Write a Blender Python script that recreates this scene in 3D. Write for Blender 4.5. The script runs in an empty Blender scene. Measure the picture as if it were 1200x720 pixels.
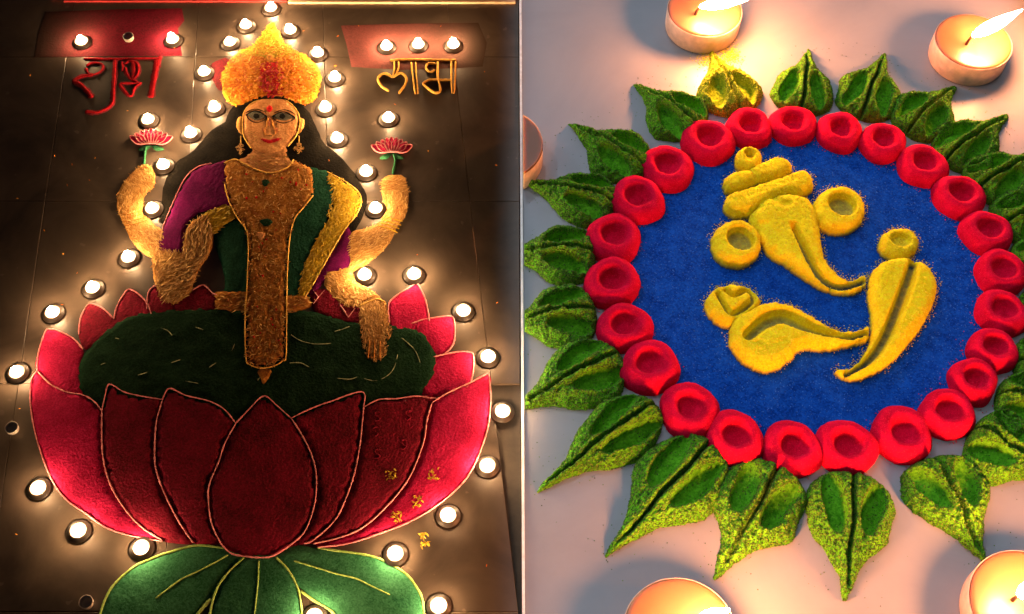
import bpy, math, random
import numpy as np
from mathutils import Vector, Euler
from mathutils.geometry import delaunay_2d_cdt

random.seed(7)
rng = np.random.default_rng(11)
scene = bpy.context.scene
COL = scene.collection

# ------------------------------------------------------------------ camera
TILT = math.radians(32.0)
DIST = 1.4                        # one pixel of the 1200 px photograph is 1 mm at the look-at point
cam_data = bpy.data.cameras.new('camera')
cam = bpy.data.objects.new('camera', cam_data)
COL.objects.link(cam)
cam.location = (0, -DIST * math.sin(TILT), DIST * math.cos(TILT))
cam.rotation_euler = (TILT, 0, 0)
cam_data.sensor_width = 36
cam_data.lens = 36 * DIST / 1.2
cam_data.clip_start = 0.01
cam_data.clip_end = 50
scene.camera = cam

# ------------------------------------------------------------------ world and lamps
world = bpy.data.worlds.new('World')
scene.world = world
world.use_nodes = True
bg = world.node_tree.nodes['Background']
bg.inputs[0].default_value = (0.55, 0.62, 0.8, 1)
bg.inputs[1].default_value = 0.014


LAMP = 1.28


def fill_lamp(name, direction, power, color, spread):
    """An added, unseen fill lamp whose beam is as wide as the pale floor (x from 0.012 to 0.70)."""
    d = Vector(direction).normalized()            # travels along d (downwards)
    target = Vector((0.353, 0.02, 0.0))
    H = 1.3
    loc = target - d * (H / -d.z)
    zax = -d
    yv = Vector((0, 1, 0))
    yax = (yv - zax * yv.dot(zax)).normalized()   # its edge projects along y
    xax = yax.cross(zax).normalized()
    lamp = bpy.data.lights.new(name, 'AREA')
    lamp.shape = 'RECTANGLE'
    # width across the beam so that its footprint on the floor is 0.70 m in x
    foot = xax - d * (xax.z / d.z)
    lamp.size = 0.70 / abs(foot.x)
    lamp.size_y = 1.5
    lamp.energy = power
    lamp.color = color
    lamp.spread = math.radians(spread)
    o = bpy.data.objects.new(name, lamp)
    COL.objects.link(o)
    from mathutils import Matrix
    m = Matrix((xax, yax, zax)).transposed().to_4x4()
    m.translation = loc
    o.matrix_world = m
    return o


# unseen lamps added over the pale floor as soft ambient light, strongest from its far corner by the strip
for elev, count, base in ((32, 9, 0.085), (55, 8, 0.12), (86, 1, 0.22)):
    for k in range(count):
        az = math.radians(360.0 * k / count + elev)
        e = math.radians(elev)
        src = (math.cos(az) * math.cos(e), math.sin(az) * math.cos(e), math.sin(e))
        w = 0.30 + 2.9 * max(0.0, math.cos(az - math.radians(128))) ** 2
        warm = max(0.0, math.cos(az - math.radians(-40)))
        col = (0.72 + 0.28 * warm, 0.86 - 0.04 * warm, 1.0 - 0.35 * warm)
        fill_lamp('ambient_fill', tuple(-v for v in src), LAMP * base * (w if elev < 80 else 1.0), col, 1.6 if elev < 40 else 2.4)

scene.render.engine = 'CYCLES'
scene.cycles.use_denoising = True
try:
    scene.cycles.denoiser = 'OPENIMAGEDENOISE'
except Exception:
    pass
scene.cycles.max_bounces = 6
scene.cycles.sample_clamp_indirect = 4.0
scene.cycles.caustics_reflective = False
scene.cycles.caustics_refractive = False
scene.view_settings.view_transform = 'Standard'
scene.view_settings.look = 'None'
scene.view_settings.exposure = 0.0
scene.view_settings.gamma = 1.0
scene.view_settings.use_curve_mapping = False

# ------------------------------------------------------------------ geometry helpers
CT, ST = math.cos(TILT), math.sin(TILT)
CAM = np.array(cam.location)


def P(px, py, z=0.0):
    """The point at height z that the photograph's pixel shows (solved camera)."""
    x, y = (px - 600) * 1e-3, -(py - 360) * 1e-3
    d = np.array((x, y * CT + DIST * ST, y * ST - DIST * CT))
    t = (z - CAM[2]) / d[2]
    return CAM + d * t


def catmull(pts, closed=True, step=3.0, corner=None):
    pts = np.asarray(pts, float)
    n = len(pts)
    out = []
    segs = n if closed else n - 1
    for i in range(segs):
        p1, p2 = pts[i], pts[(i + 1) % n]
        p0 = pts[(i - 1) % n] if closed or i > 0 else p1
        p3 = pts[(i + 2) % n] if closed or i + 2 < n else p2
        L = np.linalg.norm(p2 - p1)
        k = max(1, int(round(L / step)))
        for j in range(k):
            t = j / k
            a = 0.5 * (2 * p1 + (p2 - p0) * t + (2 * p0 - 5 * p1 + 4 * p2 - p3) * t * t + (3 * p1 - p0 - 3 * p2 + p3) * t ** 3)
            out.append(a)
    if not closed:
        out.append(pts[-1])
    return np.array(out)


def hash2(ix, iy, seed):
    h = (ix * 374761393 + iy * 668265263 + seed * 974634777) & 0xFFFFFFFF
    h = ((h ^ (h >> 13)) * 1274126177) & 0xFFFFFFFF
    return ((h ^ (h >> 16)) & 0xFFFF) / 65535.0


def vnoise(x, y, seed=0):
    x, y = np.asarray(x), np.asarray(y)
    ix, iy = np.floor(x).astype(np.int64), np.floor(y).astype(np.int64)
    fx, fy = x - ix, y - iy
    fx, fy = fx * fx * (3 - 2 * fx), fy * fy * (3 - 2 * fy)
    a, b = hash2(ix, iy, seed), hash2(ix + 1, iy, seed)
    c, d = hash2(ix, iy + 1, seed), hash2(ix + 1, iy + 1, seed)
    return (a * (1 - fx) + b * fx) * (1 - fy) + (c * (1 - fx) + d * fx) * fy - 0.5


def inside(px, py, poly):
    r = np.zeros(len(px), bool)
    x, y = poly[:, 0], poly[:, 1]
    x2, y2 = np.roll(x, -1), np.roll(y, -1)
    for i in range(len(poly)):
        c = (y[i] > py) != (y2[i] > py)
        if c.any():
            xi = x[i] + (py[c] - y[i]) * (x2[i] - x[i]) / (y2[i] - y[i])
            r[c] ^= px[c] < xi
    return r


def seg_dist(pts, line, closed):
    a = line
    b = np.roll(line, -1, 0)
    if not closed:
        a, b = line[:-1], line[1:]
    ab = b - a
    l2 = np.maximum((ab ** 2).sum(1), 1e-12)
    best = np.full(len(pts), 1e9)
    arg = np.zeros(len(pts))
    for s in range(0, len(pts), 4000):
        p = pts[s:s + 4000]
        t = np.clip(((p[:, None, :] - a[None]) * ab[None]).sum(2) / l2[None], 0, 1)
        q = a[None] + t[..., None] * ab[None]
        d = np.sqrt(((p[:, None, :] - q) ** 2).sum(2))
        k = d.argmin(1)
        best[s:s + 4000] = d[np.arange(len(p)), k]
        arg[s:s + 4000] = (k + t[np.arange(len(p)), k]) / len(a)
    return best, arg


ORG = {}


def empty(name, loc, label, cat, group=None):
    o = bpy.data.objects.new(name, None)
    COL.objects.link(o)
    o.location = loc
    o.empty_display_size = 0.02
    ORG[o.name] = Vector(loc)
    o['label'] = label
    o['category'] = cat
    if group:
        o['group'] = group
    return o


def mesh_data(name, V, F, mats, smooth=True, mat_idx=None):
    me = bpy.data.meshes.new(name)
    V = np.asarray(V, np.float32)
    F = [tuple(int(i) for i in f) for f in F] if not isinstance(F, np.ndarray) else F
    if isinstance(F, np.ndarray):
        n, k = F.shape
        me.vertices.add(len(V))
        me.vertices.foreach_set('co', V.ravel())
        me.loops.add(n * k)
        me.loops.foreach_set('vertex_index', F.astype(np.int32).ravel())
        me.polygons.add(n)
        me.polygons.foreach_set('loop_start', np.arange(0, n * k, k, dtype=np.int32))
        me.polygons.foreach_set('loop_total', np.full(n, k, np.int32))
        me.update(calc_edges=True)
    else:
        me.from_pydata(V.tolist(), [], F)
    if not isinstance(mats, (list, tuple)):
        mats = [mats]
    for m in mats:
        me.materials.append(m)
    if smooth:
        me.polygons.foreach_set('use_smooth', [True] * len(me.polygons))
    if mat_idx is not None:
        me.polygons.foreach_set('material_index', list(mat_idx))
    me.update()
    return me


def link(name, me, parent=None, loc=(0, 0, 0)):
    o = bpy.data.objects.new(name, me)
    COL.objects.link(o)
    o.location = loc
    if parent is not None:
        o.parent = parent
    return o


def wobj(name, V, F, mats, parent=None, smooth=True, label=None, cat=None, group=None, kind=None, mat_idx=None):
    """Mesh given in world coordinates; its origin goes to its own base."""
    V = np.asarray(V, float)
    c = Vector(((V[:, 0].min() + V[:, 0].max()) / 2, (V[:, 1].min() + V[:, 1].max()) / 2, V[:, 2].min()))
    me = mesh_data(name, V - np.array(c), F, mats, smooth, mat_idx)
    base = ORG[parent.name] if parent is not None else Vector((0, 0, 0))
    o = link(name, me, parent, c - base)
    ORG[o.name] = c
    for k, v in (('label', label), ('category', cat), ('group', group), ('kind', kind)):
        if v:
            o[k] = v
    return o


def recalc(V, F):
    """turn triangles to face upwards"""
    a, b, c = V[F[:, 0]], V[F[:, 1]], V[F[:, 2]]
    n = np.cross(b - a, c - a)[:, 2]
    F = F.copy()
    F[n < 0] = F[n < 0][:, ::-1]
    return F


SEED = [0]


def relief(poly, H, edge, step, z0=0.0, zproj=None, zbase=0.0, grooves=(), dimples=(), amp=0.0004, ascale=0.006,
           smooth=True, power=0.5, rag=0.0):
    """Powder laid inside an outline: returns vertices and triangles. Lengths in metres."""
    SEED[0] += 1
    seed = SEED[0]
    if zproj is None:
        zproj = H * 0.5
    pl = catmull(poly, True, step * 1000) if smooth else np.asarray(poly, float)
    W = np.array([P(x, y, zproj)[:2] for x, y in pl])
    # a hand-poured edge wanders a little
    wob = step * 0.22
    W = W + np.stack([vnoise(W[:, 0] / 0.007, W[:, 1] / 0.007, seed + 91), vnoise(W[:, 0] / 0.007, W[:, 1] / 0.007, seed + 191)], 1) * wob * 2
    if rag:
        W = W + np.stack([vnoise(W[:, 0] / 0.0024, W[:, 1] / 0.0024, seed + 61), vnoise(W[:, 0] / 0.0024, W[:, 1] / 0.0024, seed + 71)], 1) * rag * 2
    x0, y0 = W.min(0)
    x1, y1 = W.max(0)
    gx, gy = np.meshgrid(np.arange(x0, x1 + step, step), np.arange(y0, y1 + step, step * 0.87))
    gx = gx + (np.arange(gx.shape[0]) % 2)[:, None] * step * 0.5
    g = np.stack([gx.ravel(), gy.ravel()], 1)
    g += rng.uniform(-0.18, 0.18, g.shape) * step
    g = g[inside(g[:, 0], g[:, 1], W)]
    if len(g):
        d, _ = seg_dist(g, W, True)
        g = g[d > step * 0.55]
    pts = np.vstack([W, g]) if len(g) else W
    n = len(W)
    res = delaunay_2d_cdt([Vector(p) for p in pts], [], [list(range(n))], 1, 1e-7)
    V2 = np.array([tuple(v) for v in res[0]])
    F = np.array([f for f in res[2] if len(f) == 3], int)
    d, _ = seg_dist(V2, W, True)
    t = np.clip(d / edge, 0, 1)
    h = (1 - (1 - t) ** 2) ** power
    z = H * h
    for line, wid, depth in grooves:
        L = np.array([P(x, y, zproj)[:2] for x, y in catmull(line, False, 3)])
        gd, ga = seg_dist(V2, L, False)
        ww = np.interp(ga, np.linspace(0, 1, len(wid)), wid) if isinstance(wid, (list, tuple)) else wid
        z -= depth * np.exp(-(gd / (ww * 1.45)) ** 4) * np.clip(d / (edge * 0.4), 0, 1)
    for cx, cy, rx, ry, ang, depth in dimples:
        c = P(cx, cy, zproj)[:2]
        dx, dy = V2[:, 0] - c[0], V2[:, 1] - c[1]
        ca, sa = math.cos(ang), math.sin(ang)
        r = np.sqrt(((dx * ca + dy * sa) / rx) ** 2 + ((-dx * sa + dy * ca) / ry) ** 2)
        z -= depth * np.clip(1.6 - 1.3 * r ** 4, 0, 1)
    nz = vnoise(V2[:, 0] / ascale, V2[:, 1] / ascale, seed) + 0.6 * vnoise(V2[:, 0] / ascale * 2.3, V2[:, 1] / ascale * 2.3, seed + 5)
    z += nz * 2 * amp * np.clip(d / (edge * 0.5), 0, 1)
    z = np.maximum(z, 0.0003) + z0
    z[d < 1e-6] = zbase
    V = np.column_stack([V2, z])
    return V, recalc(V, F)


def patch(name, poly, mat, parent=None, z0=0.0, H=0.002, edge=0.004, step=0.004, **kw):
    tags = {k: kw.pop(k) for k in ('label', 'cat', 'group', 'kind') if k in kw}
    V, F = relief(poly, H, edge, step, z0=z0, **kw)
    return wobj(name, V, F, mat, parent, **tags)


def ridge(name, pts, mat, parent=None, w=0.0013, h=0.0014, z=0.0, step=2.0, closed=False, jit=0.25, smooth=True, **tags):
    """A poured line of powder: half-round ridge along pixel points."""
    pl = catmull(pts, closed, step) if smooth else np.asarray(pts, float)
    W = np.array([P(x, y, z)[:2] for x, y in pl])
    n = len(W)
    if closed:
        T = np.roll(W, -1, 0) - np.roll(W, 1, 0)
    else:
        T = np.gradient(W, axis=0)
    T /= np.maximum(np.linalg.norm(T, axis=1), 1e-9)[:, None]
    N = np.stack([-T[:, 1], T[:, 0]], 1)
    prof = [(-1, 0), (-0.75, 0.62), (0, 1), (0.75, 0.62), (1, 0)]
    V, F = [], []
    ws = w * (1 + rng.uniform(-jit, jit, n))
    hs = h * (1 + rng.uniform(-jit, jit, n))
    if not closed:
        ws[0] *= 0.5
        ws[-1] *= 0.5
        hs[0] *= 0.3
        hs[-1] *= 0.3
    for i in range(n):
        for a, b in prof:
            p = W[i] + N[i] * a * ws[i]
            V.append((p[0], p[1], z + (b * hs[i] if b else -0.0006)))
    m = len(prof)
    for i in range(n if closed else n - 1):
        j = (i + 1) % n
        for k in range(m - 1):
            F.append((i * m + k, j * m + k, j * m + k + 1, i * m + k + 1))
    F = [f[::-1] for f in F]
    return wobj(name, V, F, mat, parent, **tags)


def flakes(name, poly, n, mats, parent=None, z=0.002, length=0.007, width=0.0016, direction=None, spread=0.6, lift=0.0010, **tags):
    """Loose strips (shredded petals, straw-like grains) lying over an outline."""
    poly = np.asarray(poly, float)
    lo, hi = poly.min(0), poly.max(0)
    pts = np.zeros((0, 2))
    while len(pts) < n:
        c = rng.uniform(lo, hi, (n * 2, 2))
        pts = np.vstack([pts, c[inside(c[:, 0], c[:, 1], poly)]])
    pts = pts[:n]
    V, F, MI = [], [], []
    for i in range(n):
        p = P(pts[i, 0], pts[i, 1], z)
        if direction is None:
            a = rng.uniform(0, math.pi * 2)
        else:
            base = direction(pts[i, 0], pts[i, 1]) if callable(direction) else direction
            a = base + rng.normal(0, spread)
        L = length * rng.uniform(0.6, 1.25)
        w = width * rng.uniform(0.7, 1.3)
        c, s = math.cos(a), math.sin(a)
        bend = rng.normal(0, 0.25) * L
        l0, l1, l2 = rng.uniform(0, lift, 3)
        b = len(V)
        roll = rng.uniform(-0.22, 0.22) * w
        for k, (u, lz) in enumerate(((-0.5, l0), (0.0, l1 + lift * 0.5), (0.5, l2))):
            off = bend * (u * u)
            cx, cy = p[0] + c * u * L - s * off, p[1] + s * u * L + c * off
            ww = w * (0.5 if k == 1 else 0.28)
            V.append((cx - s * ww, cy + c * ww, z + lz + roll))
            V.append((cx + s * ww, cy - c * ww, z + lz - roll))
        F += [(b, b + 1, b + 3, b + 2), (b + 2, b + 3, b + 5, b + 4)]
    return wobj(name, V, np.array(F), mats, parent, smooth=False, **tags)


def box_verts(quad, z0, z1):
    """prism over four ground points with a small bevel at the top"""
    q = np.asarray(quad, float)
    c = q.mean(0)
    ins = q + (c - q) / np.linalg.norm(c - q, axis=1)[:, None] * 0.0008
    V = [(x, y, z0) for x, y in q] + [(x, y, z1 - 0.0003) for x, y in q] + [(x, y, z1) for x, y in ins]
    F = [(i, (i + 1) % 4, 4 + (i + 1) % 4, 4 + i) for i in range(4)]
    F += [(4 + i, 4 + (i + 1) % 4, 8 + (i + 1) % 4, 8 + i) for i in range(4)]
    F += [(8, 9, 10, 11)]
    return V, F


def lathe(profile, n=32, lean=None, jitter=0.0, seed=0):
    V, F = [], []
    for k, (r, z) in enumerate(profile):
        ox, oy = lean(z) if lean else (0, 0)
        for i in range(n):
            a = 2 * math.pi * i / n
            rr = r * (1 + jitter * math.sin(3 * a + seed) + jitter * 0.6 * math.sin(5 * a + 2.1 * seed))
            V.append((ox + rr * math.cos(a), oy + rr * math.sin(a), z))
    for k in range(len(profile) - 1):
        for i in range(n):
            j = (i + 1) % n
            F.append((k * n + i, k * n + j, (k + 1) * n + j, (k + 1) * n + i))
    return V, F


# ------------------------------------------------------------------ materials
def nodes_of(name):
    m = bpy.data.materials.new(name)
    m.use_nodes = True
    nt = m.node_tree
    return m, nt, nt.nodes['Principled BSDF']


def powder(name, dark, light, grain=900, mottle=45, bump=0.5, fine=None, rough=0.95):
    """Dyed powder: every grain has its own tone, patches vary, the surface is granular."""
    m, nt, bs = nodes_of(name)
    N, L = nt.nodes, nt.links
    tc = N.new('ShaderNodeNewGeometry')
    vor = N.new('ShaderNodeTexVoronoi')
    vor.inputs['Scale'].default_value = grain
    L.new(tc.outputs['Position'], vor.inputs['Vector'])
    noi = N.new('ShaderNodeTexNoise')
    noi.inputs['Scale'].default_value = mottle
    noi.inputs['Detail'].default_value = 5
    noi.inputs['Roughness'].default_value = 0.65
    L.new(tc.outputs['Position'], noi.inputs['Vector'])
    sep = N.new('ShaderNodeSeparateColor')
    L.new(vor.outputs['Color'], sep.inputs[0])
    mix = N.new('ShaderNodeMath')
    mix.operation = 'MULTIPLY_ADD'
    L.new(sep.outputs[0], mix.inputs[0])
    mix.inputs[1].default_value = 0.55
    mm = N.new('ShaderNodeMath')
    mm.operation = 'MULTIPLY_ADD'
    L.new(noi.outputs['Fac'], mm.inputs[0])
    mm.inputs[1].default_value = 1.6
    mm.inputs[2].default_value = -0.55
    L.new(mm.outputs[0], mix.inputs[2])
    cr = N.new('ShaderNodeValToRGB')
    cr.color_ramp.elements[0].color = (*dark, 1)
    cr.color_ramp.elements[1].color = (*light, 1)
    cr.color_ramp.elements[0].position = 0.1
    cr.color_ramp.elements[1].position = 0.95
    L.new(mix.outputs[0], cr.inputs[0])
    L.new(cr.outputs[0], bs.inputs['Base Color'])
    bs.inputs['Roughness'].default_value = rough
    bs.inputs['Specular IOR Level'].default_value = 0.04
    b = N.new('ShaderNodeBump')
    b.inputs['Strength'].default_value = bump
    b.inputs['Distance'].default_value = 0.0012
    n2 = N.new('ShaderNodeTexNoise')
    n2.inputs['Scale'].default_value = grain * 0.45
    n2.inputs['Detail'].default_value = 3
    L.new(tc.outputs['Position'], n2.inputs['Vector'])
    L.new(n2.outputs['Fac'], b.inputs['Height'])
    L.new(b.outputs[0], bs.inputs['Normal'])
    return m


def island(name, c1, c2, c3=None, rough=0.7):
    """strips or grains, each one with its own tone"""
    m, nt, bs = nodes_of(name)
    N, L = nt.nodes, nt.links
    g = N.new('ShaderNodeNewGeometry')
    cr = N.new('ShaderNodeValToRGB')
    cr.color_ramp.elements[0].color = (*c1, 1)
    cr.color_ramp.elements[1].color = (*c2, 1)
    if c3:
        e = cr.color_ramp.elements.new(0.6)
        e.color = (*c3, 1)
    L.new(g.outputs['Random Per Island'], cr.inputs[0])
    L.new(cr.outputs[0], bs.inputs['Base Color'])
    bs.inputs['Roughness'].default_value = rough
    bs.inputs['Specular IOR Level'].default_value = 0.2
    return m


def plain(name, c, rough=0.5, metal=0.0, spec=0.5):
    m, nt, bs = nodes_of(name)
    N, L = nt.nodes, nt.links
    noi = N.new('ShaderNodeTexNoise')
    noi.inputs['Scale'].default_value = 120
    noi.inputs['Detail'].default_value = 4
    g = N.new('ShaderNodeNewGeometry')
    L.new(g.outputs['Position'], noi.inputs['Vector'])
    cr = N.new('ShaderNodeValToRGB')
    cr.color_ramp.elements[0].color = (*[v * 0.8 for v in c], 1)
    cr.color_ramp.elements[1].color = (*[min(1, v * 1.12) for v in c], 1)
    cr.color_ramp.elements[0].position = 0.3
    cr.color_ramp.elements[1].position = 0.7
    L.new(noi.outputs['Fac'], cr.inputs[0])
    L.new(cr.outputs[0], bs.inputs['Base Color'])
    bs.inputs['Roughness'].default_value = rough
    bs.inputs['Metallic'].default_value = metal
    bs.inputs['Specular IOR Level'].default_value = spec
    return m


def stone(name, c1, c2, scale, rough=(0.3, 0.5), bump=0.05, speck=None):
    m, nt, bs = nodes_of(name)
    N, L = nt.nodes, nt.links
    g = N.new('ShaderNodeNewGeometry')
    oi = N.new('ShaderNodeObjectInfo')
    n1 = N.new('ShaderNodeTexNoise')
    n1.inputs['Scale'].default_value = scale
    n1.inputs['Detail'].default_value = 9
    n1.inputs['Roughness'].default_value = 0.62
    n1.inputs['Distortion'].default_value = 0.6
    L.new(g.outputs['Position'], n1.inputs['Vector'])
    cr = N.new('ShaderNodeValToRGB')
    cr.color_ramp.elements[0].position = 0.32
    cr.color_ramp.elements[1].position = 0.68
    cr.color_ramp.elements[0].color = (*c1, 1)
    cr.color_ramp.elements[1].color = (*c2, 1)
    L.new(n1.outputs['Fac'], cr.inputs[0])
    hs = N.new('ShaderNodeHueSaturation')
    mr = N.new('ShaderNodeMapRange')
    L.new(oi.outputs['Random'], mr.inputs['Value'])
    mr.inputs['To Min'].default_value = 0.88
    mr.inputs['To Max'].default_value = 1.1
    L.new(mr.outputs[0], hs.inputs['Value'])
    L.new(cr.outputs[0], hs.inputs['Color'])
    last = hs.outputs[0]
    if speck:
        n3 = N.new('ShaderNodeTexNoise')
        n3.inputs['Scale'].default_value = 70
        n3.inputs['Detail'].default_value = 2
        L.new(g.outputs['Position'], n3.inputs['Vector'])
        c3 = N.new('ShaderNodeValToRGB')
        c3.color_ramp.elements[0].position = 0.69
        c3.color_ramp.elements[1].position = 0.73
        c3.color_ramp.elements[0].color = (0, 0, 0, 1)
        c3.color_ramp.elements[1].color = (0.6, 0.6, 0.6, 1)
        L.new(n3.outputs['Fac'], c3.inputs[0])
        mx = N.new('ShaderNodeMix')
        mx.data_type = 'RGBA'
        L.new(c3.outputs[0], mx.inputs['Factor'])
        L.new(last, mx.inputs['A'])
        mx.inputs['B'].default_value = (*speck, 1)
        last = mx.outputs['Result']
    L.new(last, bs.inputs['Base Color'])
    n2 = N.new('ShaderNodeTexNoise')
    n2.inputs['Scale'].default_value = 26
    n2.inputs['Detail'].default_value = 6
    L.new(g.outputs['Position'], n2.inputs['Vector'])
    r = N.new('ShaderNodeMapRange')
    r.inputs['To Min'].default_value = rough[0]
    r.inputs['To Max'].default_value = rough[1]
    L.new(n2.outputs['Fac'], r.inputs['Value'])
    L.new(r.outputs[0], bs.inputs['Roughness'])
    b = N.new('ShaderNodeBump')
    b.inputs['Strength'].default_value = bump
    b.inputs['Distance'].default_value = 0.002
    L.new(n1.outputs['Fac'], b.inputs['Height'])
    L.new(b.outputs[0], bs.inputs['Normal'])
    return m


def flame_mat(name, col, strength):
    m = bpy.data.materials.new(name)
    m.use_nodes = True
    nt = m.node_tree
    nt.nodes.clear()
    e = nt.nodes.new('ShaderNodeEmission')
    e.inputs[0].default_value = (*col, 1)
    e.inputs[1].default_value = strength
    o = nt.nodes.new('ShaderNodeOutputMaterial')
    nt.links.new(e.outputs[0], o.inputs[0])
    return m


def wax_mat(name, col, sss=0.4, radius=0.01):
    m, nt, bs = nodes_of(name)
    bs.inputs['Base Color'].default_value = (*col, 1)
    bs.inputs['Subsurface Weight'].default_value = sss
    bs.inputs['Subsurface Radius'].default_value = (1.0, 0.5, 0.25)
    bs.inputs['Subsurface Scale'].default_value = radius
    bs.inputs['Roughness'].default_value = 0.4
    return m


M = dict(
    tile=stone('dark_tile', (0.032, 0.022, 0.017), (0.105, 0.077, 0.055), 9, (0.26, 0.5), 0.06, (0.14, 0.105, 0.08)),
    joint=plain('tile_joint', (0.04, 0.03, 0.022), 0.9),
    pale=stone('pale_floor', (0.245, 0.240, 0.262), (0.315, 0.305, 0.328), 5, (0.32, 0.46), 0.02),
    white=plain('white_strip', (0.95, 0.95, 0.94), 0.5),
    red=powder('petal_red', (0.085, 0.008, 0.013), (0.29, 0.012, 0.038), 800, 22, 0.7),
    pink=powder('petal_pink', (0.28, 0.005, 0.034), (0.60, 0.018, 0.10), 800, 26, 0.7),
    pinkline=powder('pink_line', (0.50, 0.13, 0.15), (0.76, 0.30, 0.32), 900, 60, 0.6),
    seat=powder('seat_green', (0.004, 0.020, 0.008), (0.016, 0.055, 0.024), 800, 30, 0.6),
    blouse=powder('blouse_green', (0.008, 0.045, 0.024), (0.02, 0.10, 0.055), 800, 40, 0.6),
    leafg=powder('leaf_green', (0.015, 0.095, 0.035), (0.06, 0.24, 0.11), 700, 22, 0.4),
    leafline=powder('leaf_line', (0.26, 0.48, 0.08), (0.48, 0.70, 0.22), 900, 60, 0.5),
    hair=powder('hair_black', (0.004, 0.0036, 0.003), (0.013, 0.011, 0.008), 800, 40, 0.5),
    skin=powder('skin_gold', (0.40, 0.18, 0.04), (0.66, 0.36, 0.11), 700, 60, 0.7),
    cheek=powder('cheek_red', (0.50, 0.12, 0.05), (0.72, 0.24, 0.10), 500, 90, 0.8),
    face=powder('face_orange', (0.58, 0.22, 0.07), (0.84, 0.42, 0.16), 500, 90, 0.8),
    bib=powder('bib_brown', (0.34, 0.11, 0.02), (0.66, 0.30, 0.06), 500, 70, 0.8),
    sari=powder('sari_yellow', (0.40, 0.22, 0.012), (0.68, 0.45, 0.03), 600, 60, 0.8),
    purple=powder('sleeve_purple', (0.075, 0.003, 0.045), (0.165, 0.007, 0.090), 800, 50, 0.5),
    crown=powder('crown_orange', (0.66, 0.17, 0.01), (0.92, 0.34, 0.025), 500, 60, 0.8),
    scarlet=powder('scarlet', (0.45, 0.008, 0.012), (0.75, 0.03, 0.03), 800, 60, 0.5),
    black=powder('kohl_black', (0.006, 0.006, 0.006), (0.02, 0.018, 0.014), 800, 60, 0.4),
    eyewhite=powder('eye_grey', (0.08, 0.075, 0.05), (0.20, 0.18, 0.13), 900, 60, 0.4),
    wordred=powder('word_red', (0.22, 0.004, 0.008), (0.46, 0.012, 0.02), 700, 60, 0.6),
    fieldred=powder('field_red', (0.09, 0.012, 0.018), (0.24, 0.014, 0.035), 700, 16, 0.3),
    maroon=powder('floor_red', (0.07, 0.018, 0.018), (0.22, 0.016, 0.030), 700, 16, 0.3),
    dullred=powder('floor_dull_red', (0.13, 0.05, 0.045), (0.26, 0.075, 0.07), 700, 14, 0.2),
    gold=powder('gold_line', (0.50, 0.26, 0.05), (0.80, 0.50, 0.12), 900, 80, 0.6),
    paleline=powder('pale_line', (0.20, 0.26, 0.14), (0.36, 0.42, 0.24), 900, 60, 0.5),
    cream=plain('mat_cream', (0.62, 0.45, 0.28), 0.8),
    matred=plain('mat_red', (0.35, 0.02, 0.02), 0.9),
    f_skin=island('straw_gold', (0.30, 0.12, 0.025), (0.84, 0.54, 0.18), (0.62, 0.32, 0.08)),
    f_crown=island('marigold_orange', (0.66, 0.12, 0.008), (0.98, 0.50, 0.06), (0.95, 0.30, 0.015)),
    f_crowny=island('marigold_yellow', (0.46, 0.26, 0.01), (0.90, 0.64, 0.06), (0.74, 0.46, 0.02)),
    f_red=island('rose_red', (0.36, 0.004, 0.008), (0.70, 0.03, 0.03)),
    f_bib=island('bib_strips', (0.34, 0.07, 0.012), (0.90, 0.58, 0.16), (0.62, 0.28, 0.05)),
    f_sari=island('sari_strips', (0.36, 0.20, 0.01), (0.78, 0.56, 0.06), (0.56, 0.36, 0.02)),
    f_pink=island('lotus_strips', (0.60, 0.02, 0.05), (0.85, 0.22, 0.24), (0.75, 0.05, 0.09)),
    f_green=island('green_strips', (0.02, 0.12, 0.04), (0.10, 0.26, 0.08)),
    cup=plain('clay_cup', (0.045, 0.032, 0.024), 0.5),
    wax=wax_mat('tea_wax', (0.88, 0.80, 0.66), 0.3, 0.004),
    wick=plain('wick_black', (0.03, 0.015, 0.01), 0.9),
    flame=flame_mat('tea_flame', (1.0, 0.60, 0.29), 540.0),
    bigwax=wax_mat('peach_wax', (0.18, 0.076, 0.030), 1.0, 0.030),
    bigcup=plain('candle_cup', (0.74, 0.50, 0.40), 0.42, 0.15),
    bigflame=flame_mat('candle_flame', (1.0, 0.34, 0.115), 740.0),
    blue=powder('blue_powder', (0.002, 0.028, 0.21), (0.009, 0.088, 0.47), 560, 60, 1.0),
    crimson=powder('crimson_powder', (0.46, 0.002, 0.018), (0.74, 0.005, 0.046), 900, 40, 0.35),
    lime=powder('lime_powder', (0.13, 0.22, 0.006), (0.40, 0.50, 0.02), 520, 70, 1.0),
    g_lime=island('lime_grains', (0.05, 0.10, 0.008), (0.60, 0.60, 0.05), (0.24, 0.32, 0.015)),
    green=powder('leaf_powder', (0.035, 0.18, 0.005), (0.13, 0.42, 0.016), 520, 70, 1.0),
    yellow=powder('yellow_powder', (0.86, 0.58, 0.005), (1.0, 0.86, 0.02), 620, 60, 0.8),
    g_green=island('green_grains', (0.020, 0.040, 0.008), (0.17, 0.27, 0.025), (0.055, 0.145, 0.010)),
    g_yellow=island('yellow_grains', (0.84, 0.52, 0.006), (0.98, 0.84, 0.05), (0.96, 0.68, 0.01)),
    g_glow=island('glow_grains', (0.72, 0.52, 0.02), (0.98, 0.86, 0.08)),
    g_roll=island('rolled_yellow_grains', (0.60, 0.36, 0.006), (0.98, 0.80, 0.05)),
    g_blue=island('blue_grains', (0.004, 0.035, 0.2), (0.05, 0.20, 0.62)),
    g_red=island('red_grains', (0.5, 0.005, 0.02), (0.85, 0.02, 0.07)),
)
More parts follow.
